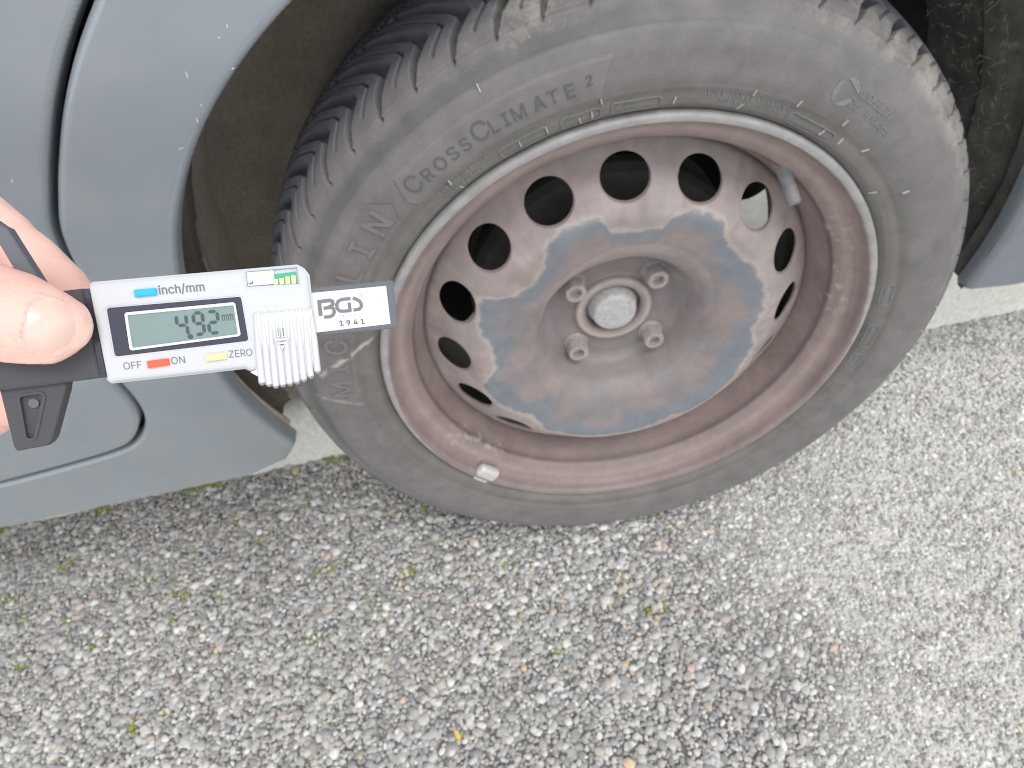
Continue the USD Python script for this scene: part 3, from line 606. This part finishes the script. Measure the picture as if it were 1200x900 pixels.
# cut the holes: drop the inside, pull the border onto the circle, add a turned-in edge
ha = math.radians(85.4) + np.arange(16) * 2 * np.pi / 16; sl_c = float(DY.derivative()(HR)); cosb = 1 / math.sqrt(1 + sl_c ** 2)
kk = np.round((np.radians(dg) - ha[0]) / (2 * np.pi / 16)).astype(int) % 16
er = np.stack([np.cos(ha[kk]), np.sin(ha[kk])], 1); rel_r = v[:, 0] * er[:, 0] + v[:, 2] * er[:, 1] - HR; rel_t = -v[:, 0] * er[:, 1] + v[:, 2] * er[:, 0]
rel_s = rel_r / cosb; hd = np.hypot(rel_s, rel_t)
inside = hd < HRAD
fi = inside[f].all(1); f = f[~fi]
mv = inside & np.isin(np.arange(len(v)), np.unique(f))
sc = HRAD / np.maximum(hd[mv], 1e-6); ns_, nt_ = rel_s[mv] * sc, rel_t[mv] * sc
rr_ = HR + ns_ * cosb; xy = np.stack([rr_ * er[mv, 0] - nt_ * er[mv, 1], rr_ * er[mv, 1] + nt_ * er[mv, 0]], 1)
v[mv, 0], v[mv, 2] = xy[:, 0], xy[:, 1]; v[mv, 1] = DY(np.hypot(xy[:, 0], xy[:, 1]))
hv, hf, hc = [], [], []
for a in ha:
    t = np.linspace(0, 2 * np.pi, 48, endpoint=False)
    for j, (rr_, dd) in enumerate([(HRAD + .0004, -.0001), (HRAD - .0006, .0006), (HRAD - .0008, .0034)]):
        rad_ = HR + rr_ * np.cos(t) * cosb; tn = rr_ * np.sin(t)
        x = rad_ * math.cos(a) - tn * math.sin(a); z_ = rad_ * math.sin(a) + tn * math.cos(a)
        hv.append(np.stack([x, DY(np.hypot(x, z_)) + dd, z_], 1)); hc.append(np.tile(np.array([.2, .16, .145]) if j else np.array([.3, .25, .23]), (48, 1)))
    base = (len(hv) - 3) * 48
    hf.append(grid_faces(3, 48, True) + base)
off = len(v); v = np.vstack([v] + hv); f = np.vstack([f] + [q + off for q in hf]); col = np.vstack([col] + hc)
put('wheel_disc', (v, f), 'wheel_steel', wheel, tint=col)
# --- bolts, hub cap, valve, weight
def bolt(ang):
    hexp = sg.Polygon([(.0104 * math.cos(t), .0104 * math.sin(t)) for t in np.radians(np.arange(0, 360, 60) + ang * 1.7)])
    m_ = man(extr(hexp, 0, .0158)) ^ m3.Manifold.cylinder(.0175, .0125, .0085, 48)
    m_ = m_ + m3.Manifold.cylinder(.0035, .0118, .0105, 40)
    m_ = m_ - m3.Manifold.cylinder(.02, .0048, .0058, 24).translate((0, 0, .0100))
    q = tm(m_); p = q.vertices
    q = trimesh.Trimesh(np.stack([.0508 * math.cos(math.radians(ang)) + p[:, 0], .0568 - p[:, 2], .0508 * math.sin(math.radians(ang)) + p[:, 1]], 1), q.faces, process=False)
    return q
for aa in (131, 41, -49, -139): put('wheel_bolt', bolt(aa), 'bolt_steel', wheel, smooth=30)
put('hub_cap', lathe([(.0001, .0468), (.010, .0468), (.0168, .0472), (.0190, .0485), (.0202, .0510), (.0222, .0590), (.0240, .0660), (.0256, .0660)], 64), 'hub_metal', wheel, smooth=40)
vp = lambda q, y: np.array([q[0] * math.cos(math.radians(q[1])), y, q[0] * math.sin(math.radians(q[1]))])
vb, vt_ = vp(polar(914, 186, .029), .029), vp(polar(931, 239, .001), .001)
dv = (vt_ - vb) / np.linalg.norm(vt_ - vb); Ln = np.linalg.norm(vt_ - vb)
sec = [(0, .0075), (.1, .0072), (.22, .0056), (.55, .0048), (.6, .0046), (.62, .0052), (.95, .0052), (1.0, .0040)]
e1 = np.cross(dv, [0, 1, .3]); e1 /= np.linalg.norm(e1); e2 = np.cross(dv, e1); tt = np.linspace(0, 2 * np.pi, 24, endpoint=False)
vv = np.vstack([vb + dv * Ln * s + q * (np.cos(tt)[:, None] * e1 + np.sin(tt)[:, None] * e2) for s, q in sec] + [[vt_ + dv * .0003]])
ff = np.vstack([grid_faces(len(sec), 24, True), [[(len(sec) - 1) * 24 + i, (len(sec) - 1) * 24 + (i + 1) % 24, len(vv) - 1] for i in range(24)]])
put('valve', (vv, ff), 'valve_rubber', wheel, smooth=40)
wa = math.radians(-139.0)
w1 = rbox(.0235, .011, .0145, .0045); w2 = rbox(.0165, .004, .011, .0015); w2.apply_translation([0, -.0005, -.0085])
wm = cat(w1, w2); p = wm.vertices
tw = np.stack([np.full(3, 0)], 0)
er_, et_ = np.array([math.cos(wa), 0, math.sin(wa)]), np.array([-math.sin(wa), 0, math.cos(wa)])
wm.vertices = er_ * .1985 - p[:, 2:3] * er_ + p[:, 0:1] * et_ + np.array([0, 1, 0]) * (p[:, 1:2] + .0005)
put('balance_weight', wm, 'zinc_weight', wheel, smooth=40)

# ------------------------------------------------------------------ the depth gauge, built flat in its own millimetres and then held up before the camera
GD = 0.196
gx = np.array([.957, -.130, .260]); gx /= np.linalg.norm(gx)
gy = np.array([.0744, .985, .157]); gy -= gx * (gx @ gy); gy /= np.linalg.norm(gy); gz = -np.cross(gx, gy)      # camera axes: right, down, forward
toW = np.stack([XC, YC, ZC], 1)
GX, GY, GZ = toW @ gx, -(toW @ gy), toW @ gz                 # right, up, towards the viewer
GO = deep(240, 380, GD)
def gl(u, v, z=0.0):
    """Where the sight line of a photograph pixel meets the gauge's plane z: local x, y."""
    r = ray(u, v); o = GO + GZ * z; t = ((o - CAM) @ GZ) / (r @ GZ); p = CAM + r * t - GO
    return float(p @ GX), float(p @ GY)
def gc(cx, cy, z=0.0): return gl(90 + cx / 3, 290 + cy / 3, z)      # pixels of a three-fold enlargement
gauge = UsdGeom.Xform.Define(stage, '/World/depth_gauge')
gauge.AddTransformOp().Set(Gf.Matrix4d(*map(float, [*GX, 0, *GY, 0, *GZ, 0, *GO, 1])))
tag(gauge, 'silver and black digital depth gauge with lit-free grey display held before the wheel'.replace('lit-free ', ''), 'depth gauge')
G = '/World/depth_gauge'
PL = lambda pts, z=0.0: sg.Polygon([gc(*p, z) for p in pts]).buffer(0)
# silver housing
body = PL([(46, 121), (775, 59), (800, 73), (818, 96), (852, 402), (838, 420), (640, 436), (612, 440), (590, 430), (116, 482), (98, 470), (34, 150), (37, 130)]).buffer(-.0008).buffer(.0008)
win = PL([(107, 216), (574, 176), (600, 326), (136, 381)]).buffer(-.0006).buffer(.0006)
door_r = PL([(594, 86), (774, 70), (780, 127), (600, 137)])
slid = PL([(616, 231), (828, 213), (850, 405), (815, 447), (760, 466), (700, 474), (650, 462), (610, 440), (630, 428), (632, 380)])
put('housing', cat(extr(body, -.011, -.0022), bevel_extr(body.buffer(-.0006).difference(win.buffer(-.0001)).difference(door_r), -.0022, 0, .0012, 4)), 'white_plastic', G, smooth=50)
# display window
put('window_surround', extr(win.buffer(.0002), -.0021, -.0004), 'window_black', G, smooth=False)
fr = PL([(167, 229), (556, 192), (577, 311), (187, 363)]).buffer(-.0008).buffer(.0008); lcd = PL([(178, 238), (552, 203), (566, 305), (196, 353)]).buffer(-.0004).buffer(.0004)
put('display_frame', extr(fr.difference(lcd), -.0004, .0002), 'label_white', G, smooth=False)
put('display', extr(lcd.buffer(.0001), -.0004, -.00015), 'screen_green', G, smooth=False)
# seven-segment figures on the display, reading 4.92
def seg(corner_tl, corner_tr, corner_bl, on):
    tl, tr, bl = (np.array(gc(*c)) for c in (corner_tl, corner_tr, corner_bl)); ex, ey = tr - tl, bl - tl; h = np.linalg.norm(ey); t = .00095
    P = lambda a, b: tl + ex * a + ey * b
    lines = {'a': ((0, 0), (1, 0)), 'b': ((1, 0), (1, .5)), 'c': ((1, .5), (1, 1)), 'd': ((0, 1), (1, 1)), 'e': ((0, .5), (0, 1)), 'f': ((0, 0), (0, .5)), 'g': ((0, .5), (1, .5))}
    out = []
    for s in on:
        a, b = P(*lines[s][0]), P(*lines[s][1]); d = (b - a) / np.linalg.norm(b - a); n_ = np.array([-d[1], d[0]]); a, b = a + d * .0002, b - d * .0002
        out.append(sg.Polygon([a, a + d * t * .5 + n_ * t * .5, b - d * t * .5 + n_ * t * .5, b, b - d * t * .5 - n_ * t * .5, a + d * t * .5 - n_ * t * .5]))
    return out
segs = seg((348, 238), (382, 235), (358, 312), 'bcfg') + seg((408, 232), (440, 228), (417, 307), 'abcdfg') + seg((458, 227), (492, 224), (468, 302), 'abged')
segs.append(sg.Point(gc(399, 313)).buffer(.00072))
put('figures', cat(*[extr(s, -.00015, -.00005) for s in segs]), 'segment_ink', G, smooth=False)
def gtext(text, p0, p1, hpx, z=0.0, bold=False, dep=.0001):
    """Text whose baseline runs from p0 to p1 (enlargement pixels)."""
    a, b = np.array(gc(*p0)), np.array(gc(*p1)); h = np.linalg.norm(np.array(gc(p0[0], p0[1] + hpx)) - a)
    m_ = meshkit.text_mesh(text, h, dep, bold); w_ = m_.bounds[1][0] - m_.bounds[0][0]; m_.apply_translation([-m_.bounds[0][0], 0, 0])
    m_.vertices[:, 0] *= np.linalg.norm(b - a) / w_; m_.vertices[:, 2] += z; t = math.atan2(*(b - a)[::-1])
    m_.apply_transform(trimesh.transformations.rotation_matrix(t, [0, 0, 1])); m_.apply_translation([*a, 0]); return m_
put('unit_sign', gtext('mm', (512, 259), (551, 255), 29, -.00014), 'segment_ink', G, smooth=False)
put('button_caption', gtext('inch/mm', (290, 165), (451, 152), 30, bold=True), 'print_grey', G, smooth=False)
put('button_caption', gtext('OFF', (166, 430), (229, 424), 25), 'print_grey', G, smooth=False)
put('button_caption', gtext('ON', (334, 411), (382, 406), 25), 'print_grey', G, smooth=False)
put('button_caption', gtext('ZERO', (537, 388), (618, 380), 25), 'print_grey', G, smooth=False)
for nm, c4 in (('blue', [(202, 149), (281, 142), (284, 167), (206, 175)]), ('red', [(248, 399), (325, 389), (328, 413), (252, 424)]), ('yellow', [(452, 376), (527, 368), (530, 391), (456, 401)])):
    q = PL(c4).buffer(-.0003).buffer(.0003)
    put('button', bevel_extr(q, -.0002, .0011, .0004, 3), f'button_{nm}', G, smooth=30)
# open battery slot: bare contacts and a pale door
put('battery_door', extr(PL([(595, 87), (690, 79), (697, 128), (601, 136)]), -.0022, -.0009), 'battery_door', G, smooth=False)
put('battery_slot', extr(door_r.buffer(-.0001), -.0024, -.002), 'battery_door', G, smooth=False)
put('slot_mark', extr(sg.Point(gc(611, 122)).buffer(.0006).difference(sg.Point(gc(609, 119)).buffer(.0005)), -.0009, -.0008), 'print_dark', G, smooth=False)
put('circuit_board', extr(PL([(684, 95), (770, 84), (774, 124), (765, 126), (690, 132)]), -.002, -.0012), 'circuit_green', G, smooth=False)
for k in range(4):
    x = 690 + k * 21; y = 112 - k * 4.5
    put('contact', extr(PL([(x, y), (x + 15, y - 1), (x + 18, 129 - k), (x + 3, 131 - k)]), -.0012, -.0009), 'contact_gold', G, smooth=False)
# ribbed thumb slide
put('thumb_slide', bevel_extr(slid, -.009, .0006, .0012, 4), 'silver_plastic', G, smooth=40)
sl_b = slid.buffer(-.0003)
for k in range(9):
    xt, xb = 626 + k * 24.5, 652 + k * 24.3; yt = 231 - (xt - 614) * .084
    yb = float(np.interp(xb, [640, 655, 700, 760, 815, 850], [468, 474, 484, 474, 456, 430]))
    q = sg.LineString([gc(xt, yt + 2), gc(xb, yb)]).buffer(.00042 if k not in (3, 4, 5) else .00038)
    a, b = gc(xt, yt + 3), gc(xb, yb)
    s1, s2 = m3.Manifold.sphere(.0004, 12).translate((a[0], a[1], .0003)), m3.Manifold.sphere(.00102, 18).translate((b[0], b[1], .0004))
    mid = gc(xt + (xb - xt) * .5, yt + (yb - yt) * .5); s3 = m3.Manifold.sphere(.00100, 18).translate((mid[0], mid[1], .0003)); s4 = m3.Manifold.sphere(.00102, 18).translate((b[0], b[1], -.008))
    put('grip_rib', cat(m3.Manifold.batch_hull([s1, s3]), m3.Manifold.batch_hull([s3, s2]), m3.Manifold.batch_hull([s2, s4])), 'silver_plastic', G, smooth=50)
arrow = unary_union([PL([(697, 322), (745, 318), (724, 356)]).buffer(-.0001), PL([(704, 283), (711, 282), (714, 312), (707, 313)]), PL([(722, 281), (729, 280), (732, 311), (725, 312)])])
tri = PL([(697, 322), (745, 318), (724, 356)])
stripes = unary_union([PL([(690, 322 + d), (752, 317 + d), (752, 323 + d), (690, 328 + d)]) for d in (0, 12, 24)]).intersection(tri)
arrow = unary_union([stripes, tri.boundary.buffer(.00012), PL([(704, 283), (711, 282), (714, 312), (707, 313)]).boundary.buffer(.0001), PL([(722, 281), (729, 280), (732, 311), (725, 312)]).boundary.buffer(.0001)])
put('slide_arrow', extr(arrow, .0006, .0019), 'silver_plastic', G, smooth=False)
# beam with its printed plate
ZB = -.0035
beam = PL([(780, 146), (1112, 115), (1131, 277), (1124, 284), (800, 315)], ZB).buffer(-.0003).buffer(.0003)
put('beam', bevel_extr(beam, ZB - .005, ZB, .0005, 3), 'grey_plastic', G, smooth=40)
plate = PL([(790, 163), (1087, 135), (1103, 268), (800, 304)], ZB)
put('name_plate', extr(plate, ZB - .0001, ZB + .00015), 'label_white', G, smooth=False)
def p6(x, y): return gl(340 + x / 6.43, 320 + y / 6.43, ZB)
def stroke(pts, wpx, z=ZB):
    w_ = abs(p6(wpx, 0)[0] - p6(0, 0)[0]); return sg.LineString([p6(*q) for q in pts]).buffer(w_ * .56, cap_style=2, join_style=1)
logo = [stroke([(231, 322), (218, 216), (300, 205), (318, 212), (322, 230), (312, 248), (290, 258)], 27), stroke([(252, 265), (310, 258), (327, 268), (333, 295), (322, 318), (298, 329), (256, 332)], 24),
        stroke([(455, 192), (390, 198), (362, 212), (350, 240), (356, 268), (374, 286), (400, 287), (452, 283), (444, 222)], 24), stroke([(472, 187), (498, 197), (522, 210), (536, 232), (535, 256), (520, 272), (477, 279)], 24)]
tq = stroke([(420, 232), (446, 228)], 16)
put('emblem', extr(unary_union(logo), ZB + .00015, ZB + .00025), 'print_grey', G, smooth=False)
ring = sg.Point(p6(531, 170)).buffer(.0008)
put('registered_mark', cat(extr(ring.difference(ring.buffer(-.00014)), ZB + .00015, ZB + .00025), frame(meshkit.text_mesh('R', .0008, .0001), trimesh.transformations.translation_matrix([p6(531, 170)[0] - .0003, p6(531, 170)[1] - .0004, ZB + .00015]))), 'print_faint', G, smooth=False)
def word6(text, x0, y0, x1, y1, hpx, mat_, nm, bold=False):
    out = []
    for k, ch in enumerate(text):
        t = k / (len(text) - 1); a = p6(x0 + (x1 - x0) * t, y0 + (y1 - y0) * t); h = abs(p6(0, hpx)[1] - p6(0, 0)[1])
        g = meshkit.text_mesh(ch, h, .0001, bold); g.apply_translation([-g.bounds[:, 0].mean(), 0, 0]); g.apply_transform(trimesh.transformations.rotation_matrix(.1, [0, 0, 1])); g.apply_translation([*a, ZB + .00015]); out.append(g)
    put(nm, cat(*out), mat_, G, smooth=False)
word6('technic', 372, 332, 546, 319, 17, 'print_faint', 'small_lettering', True)
word6('1941', 391, 396, 549, 383, 41, 'print_dark', 'model_number', True)
# black base block under the thumb, with its two feet
ZK = -.0012
blockp = sg.Polygon([gl(-60, 352, ZK), gl(55, 343, ZK), gl(97, 338, ZK), gl(119, 443, ZK), gl(75, 449, ZK), gl(-45, 464, ZK)])
put('base_block', bevel_extr(blockp.buffer(-.0004).buffer(.0004), -.010, ZK, .0008, 3), 'black_plastic', G, smooth=40)
strip = sg.Polygon([gl(98, 339, ZK), gl(104, 338, ZK), gl(125, 442, ZK), gl(119, 443, ZK)])
put('wiper_seal', extr(strip, -.010, ZK + .0002), 'window_black', G, smooth=False)
ZF = -.0035
foot = sg.Polygon([gl(-2, 452, ZF), gl(80, 440, ZF), gl(77, 460, ZF), gl(62, 515, ZF), gl(57, 522, ZF), gl(20, 529, ZF), gl(16, 524, ZF)]).buffer(-.0003).buffer(.0003)
tri = sg.Polygon([gl(23, 465, ZF), gl(51, 461, ZF), gl(40, 512, ZF), gl(32, 515, ZF)]).buffer(-.0008).buffer(.0008)
ridge = tri.buffer(.0008).difference(tri)
put('measuring_foot', cat(bevel_extr(foot.difference(tri), -.0085, ZF, .0005, 3), extr(tri.buffer(.0001), -.0085, ZF - .0011)), 'black_plastic', G, smooth=40)
put('foot_ridge', extr(ridge, ZF - .0006, ZF + .0003), 'black_plastic', G, smooth=30)
sc_ = gl(38.5, 473, ZF); s_ = trimesh.creation.cylinder(.0013, .0008, sections=24); s_.apply_translation([*sc_, ZF - .0008])
put('screw', cat(s_, trimesh.creation.torus(.0013, .0003, transform=trimesh.transformations.translation_matrix([*sc_, ZF - .0006]))), 'grey_plastic', G, smooth=40)
foot2 = sg.Polygon([gl(0, 263, ZF), gl(8, 267, ZF), gl(58, 346, ZF), gl(-20, 360, ZF), gl(-60, 300, ZF), gl(-48, 262, ZF), gl(-10, 256, ZF)]).buffer(-.0003).buffer(.0003)
hole2 = sg.Polygon([gl(-3, 283, ZF), gl(14, 312, ZF), gl(17, 313, ZF), gl(-25, 318, ZF), gl(-40, 296, ZF), gl(-34, 282, ZF)])
rec2 = sg.Polygon([gl(15, 313, ZF), gl(27, 333, ZF), gl(-20, 342, ZF), gl(-30, 318, ZF)])
put('measuring_foot', cat(bevel_extr(foot2.difference(hole2).difference(rec2), -.0085, ZF, .0005, 3), extr(rec2.buffer(.0001), -.0085, ZF - .0016)), 'grey_plastic', G, smooth=40)
sc_ = gl(7, 322, ZF); put('screw', cat(frame(trimesh.creation.cylinder(.0018, .001, sections=24), trimesh.transformations.translation_matrix([*sc_, ZF - .0016])), trimesh.creation.torus(.0016, .0004, transform=trimesh.transformations.translation_matrix([*sc_, ZF - .0011]))), 'black_plastic', G, smooth=40)

# ------------------------------------------------------------------ the hand that holds it (one continuous body)
person = empty('person')
tag(stage.GetPrimAtPath(person), 'left hand of a person pinching the gauge, thumb in front', 'person')
J = lambda u, v, D: deep(u, v, D)
def chain(pts):
    out = []
    for (a, ra), (b, rb) in zip(pts[:-1], pts[1:]):
        out.append(m3.Manifold.batch_hull([m3.Manifold.sphere(ra, 28).translate(tuple(a)), m3.Manifold.sphere(rb, 28).translate(tuple(b))]))
    return out
thumb = [(J(67, 381, .1815), .0083), (J(50, 381, .1805), .0104), (J(18, 372, .180), .0122), (J(-30, 360, .180), .0132), (J(-75, 350, .182), .0128), (J(-150, 352, .187), .0145), (J(-270, 420, .20), .0185), (J(-370, 470, .215), .021)]
index = [(J(96, 360, .2215), .0066), (J(70, 336, .221), .0084), (J(38, 308, .222), .0091), (J(15, 287, .2235), .0093), (J(-50, 236, .228), .0102), (J(-120, 195, .233), .0106), (J(-215, 165, .24), .013)]
middle = [(J(70, 421, .2205), .0074), (J(42, 441, .2215), .0086), (J(5, 468, .224), .0094), (J(-45, 492, .229), .0102), (J(-105, 470, .236), .0108), (J(-235, 280, .25), .0135)]
ring_ = [(J(-62, 560, .205), .0072), (J(-75, 575, .215), .0088), (J(-105, 585, .228), .0098), (J(-150, 540, .242), .0104), (J(-250, 380, .252), .013)]
little = [(J(-105, 640, .20), .0062), (J(-115, 650, .21), .0074), (J(-145, 655, .224), .0082), (J(-185, 600, .238), .009), (J(-262, 470, .248), .0118)]
palm = [m3.Manifold.batch_hull([m3.Manifold.sphere(r_, 28).translate(tuple(p)) for p, r_ in (index[-1], middle[-1], (J(-420, 330, .245), .018), (J(-430, 430, .245), .018))]),
        m3.Manifold.batch_hull([m3.Manifold.sphere(r_, 28).translate(tuple(p)) for p, r_ in (middle[-1], ring_[-1], little[-1], (J(-420, 330, .245), .018), (J(-440, 480, .245), .017))]),
        m3.Manifold.batch_hull([m3.Manifold.sphere(r_, 28).translate(tuple(p)) for p, r_ in (thumb[-2], thumb[-1], index[-1], (J(-420, 400, .235), .02))])]
arm = chain([(J(-430, 400, .243), .026), (J(-540, 440, .25), .025), (J(-700, 520, .262), .029), (J(-1100, 760, .29), .038)])
hand = m3.Manifold.batch_boolean(chain(thumb) + chain(index) + chain(middle) + chain(ring_) + chain(little) + palm + arm, m3.OpType.Add).refine_to_length(.0013)
hm = tm(hand); hm = trimesh.Trimesh(hm.vertices, hm.faces, process=True)
trimesh.smoothing.filter_taubin(hm, lamb=.5, nu=.52, iterations=30)
V = hm.vertices.copy(); N = hm.vertex_normals
def seg_par(P, a, b):
    d = b - a; t = ((P - a) @ d) / (d @ d); return t, np.linalg.norm(P - a - np.clip(t, 0, 1)[:, None] * d, axis=1)
# creases across the finger and thumb joints, fine skin folds
for a, b, t0, w_, dp_ in [(index[1][0], index[4][0], .40, .05, .0007), (index[1][0], index[4][0], .47, .03, .0004), (thumb[1][0], thumb[4][0], .52, .035, .0004), (thumb[1][0], thumb[4][0], .6, .03, .0004), (middle[1][0], middle[3][0], .5, .05, .0006)]:
    t, dd = seg_par(V, a, b); wav = t0 + .03 * (meshkit.noise(V * 300, 2) - .5)
    V -= N * (dp_ * np.exp(-((t - wav) / w_) ** 2) * (dd < .0145))[:, None]
V += N * ((meshkit.fbm(V * 260, 3, 4) - .5) * .0005 + (meshkit.fbm(V * np.array([900, 900, 900]), 2, 6) - .5) * .00022)[:, None]
nail_px = sg.Polygon([(37, 353), (31, 366), (27, 384), (26, 396), (31, 404), (44, 409), (60, 412), (73, 409), (82, 401), (87.5, 390), (87.5, 378), (83, 367), (74, 359), (60, 354), (47, 351.5)]).buffer(3).buffer(-3)
rel = V - CAM; dz = rel @ ZC; uv_ = np.stack([600 + FP * (rel @ XC) / dz, 450 + FP * (rel @ YC) / dz], 1)
on_t = (np.linalg.norm(V - thumb[1][0], axis=1) < .032) & ((N @ ZC) < .15)
dn = shapely.distance(nail_px, shapely.points(uv_)); di = shapely.distance(nail_px.exterior, shapely.points(uv_)); ins_ = dn == 0
back_ = sstep(uv_[:, 0], 84, 70)
V += N * (on_t * ((~ins_) * .00075 * np.exp(-((dn - 2.5) / 3.0) ** 2) * back_ - ins_ * .0003))[:, None]
fold = (on_t * np.exp(-(di / 1.6) ** 2) * (.35 + .65 * back_))[:, None]
hm.vertices = V
col = np.ones((len(V), 3)) * np.array([.66, .425, .36])
blush = np.zeros(len(V))
for p, s_ in ((thumb[2][0], .012), (thumb[3][0], .014), (index[0][0], .012), (middle[1][0], .016), (index[3][0], .008)):
    blush += np.exp(-(np.linalg.norm(V - p, axis=1) / s_) ** 2 * .8)
blush = np.clip(blush * .5 + .5 * (meshkit.fbm(V * 120, 3, 7) - .5), 0, 1)[:, None]
col = col * (1 - blush) + np.array([.62, .30, .25]) * blush
col = col * (1 - .45 * fold) + np.array([.50, .20, .15]) * .45 * fold
put('hand', hm, 'skin', person, tint=col)
# thumb nail: a thin curved plate lying on the thumb
tri_ = V[hm.faces]; cen = tri_.mean(1); near = np.linalg.norm(cen - thumb[1][0], axis=1) < .03; tri_ = tri_[near]
def hit(u, v):
    d = ray(u, v); e1, e2 = tri_[:, 1] - tri_[:, 0], tri_[:, 2] - tri_[:, 0]; h = np.cross(d, e2); a = (e1 * h).sum(1); s = CAM - tri_[:, 0]
    uu = (s * h).sum(1) / a; q = np.cross(s, e1); vv_ = (q @ d) / a; t = (e2 * q).sum(1) / a; ok = (uu >= -1e-6) & (vv_ >= -1e-6) & (uu + vv_ <= 1 + 1e-6) & (t > 0)
    if not ok.any(): return None
    i = np.where(ok)[0][t[ok].argmin()]; n_ = np.cross(e1[i], e2[i]); return CAM + d * t[i], n_ / np.linalg.norm(n_)
nu, nv = 22, 16; vv_, ok_ = [], []
cx, cy = nail_px.centroid.coords[0]
rad_k = np.linspace(0, 1, 9); ang_k = np.linspace(0, 2 * np.pi, 40, endpoint=False); outl = []
for a in ang_k:
    ln = sg.LineString([(cx, cy), (cx + 200 * math.cos(a), cy + 200 * math.sin(a))]).intersection(nail_px.exterior); ln = ln if ln.geom_type == 'Point' else list(ln.geoms)[0]; outl.append((ln.x, ln.y))
pts = []
for k in rad_k[1:]:
    for (x, y) in outl:
        h_ = hit(cx + (x - cx) * k, cy + (y - cy) * k)
        if h_ is None: h_ = hit(cx + (x - cx) * k * .93, cy + (y - cy) * k * .93)
        lift = .0004 * (1 - .75 * sstep(k, .8, 1.0))
        pts.append(h_[0] + h_[1] * lift)
pts.append((lambda q: q[0] + q[1] * .00055)(hit(cx, cy)))
for (x, y) in outl:
    q = hit(cx + (x - cx) * .985, cy + (y - cy) * .985) or hit(cx + (x - cx) * .9, cy + (y - cy) * .9); pts.append(q[0] - q[1] * .0006)
nk = len(rad_k) - 1; fcs = np.vstack([grid_faces(nk, 40, True), [[nk * 40, j, (j + 1) % 40] for j in range(40)], [[(nk - 1) * 40 + j, (nk - 1) * 40 + (j + 1) % 40, nk * 40 + 1 + (j + 1) % 40] for j in range(40)], [[(nk - 1) * 40 + j, nk * 40 + 1 + (j + 1) % 40, nk * 40 + 1 + j] for j in range(40)]])
put('thumb_nail', (np.array(pts), fcs), 'nail', person, smooth=50)
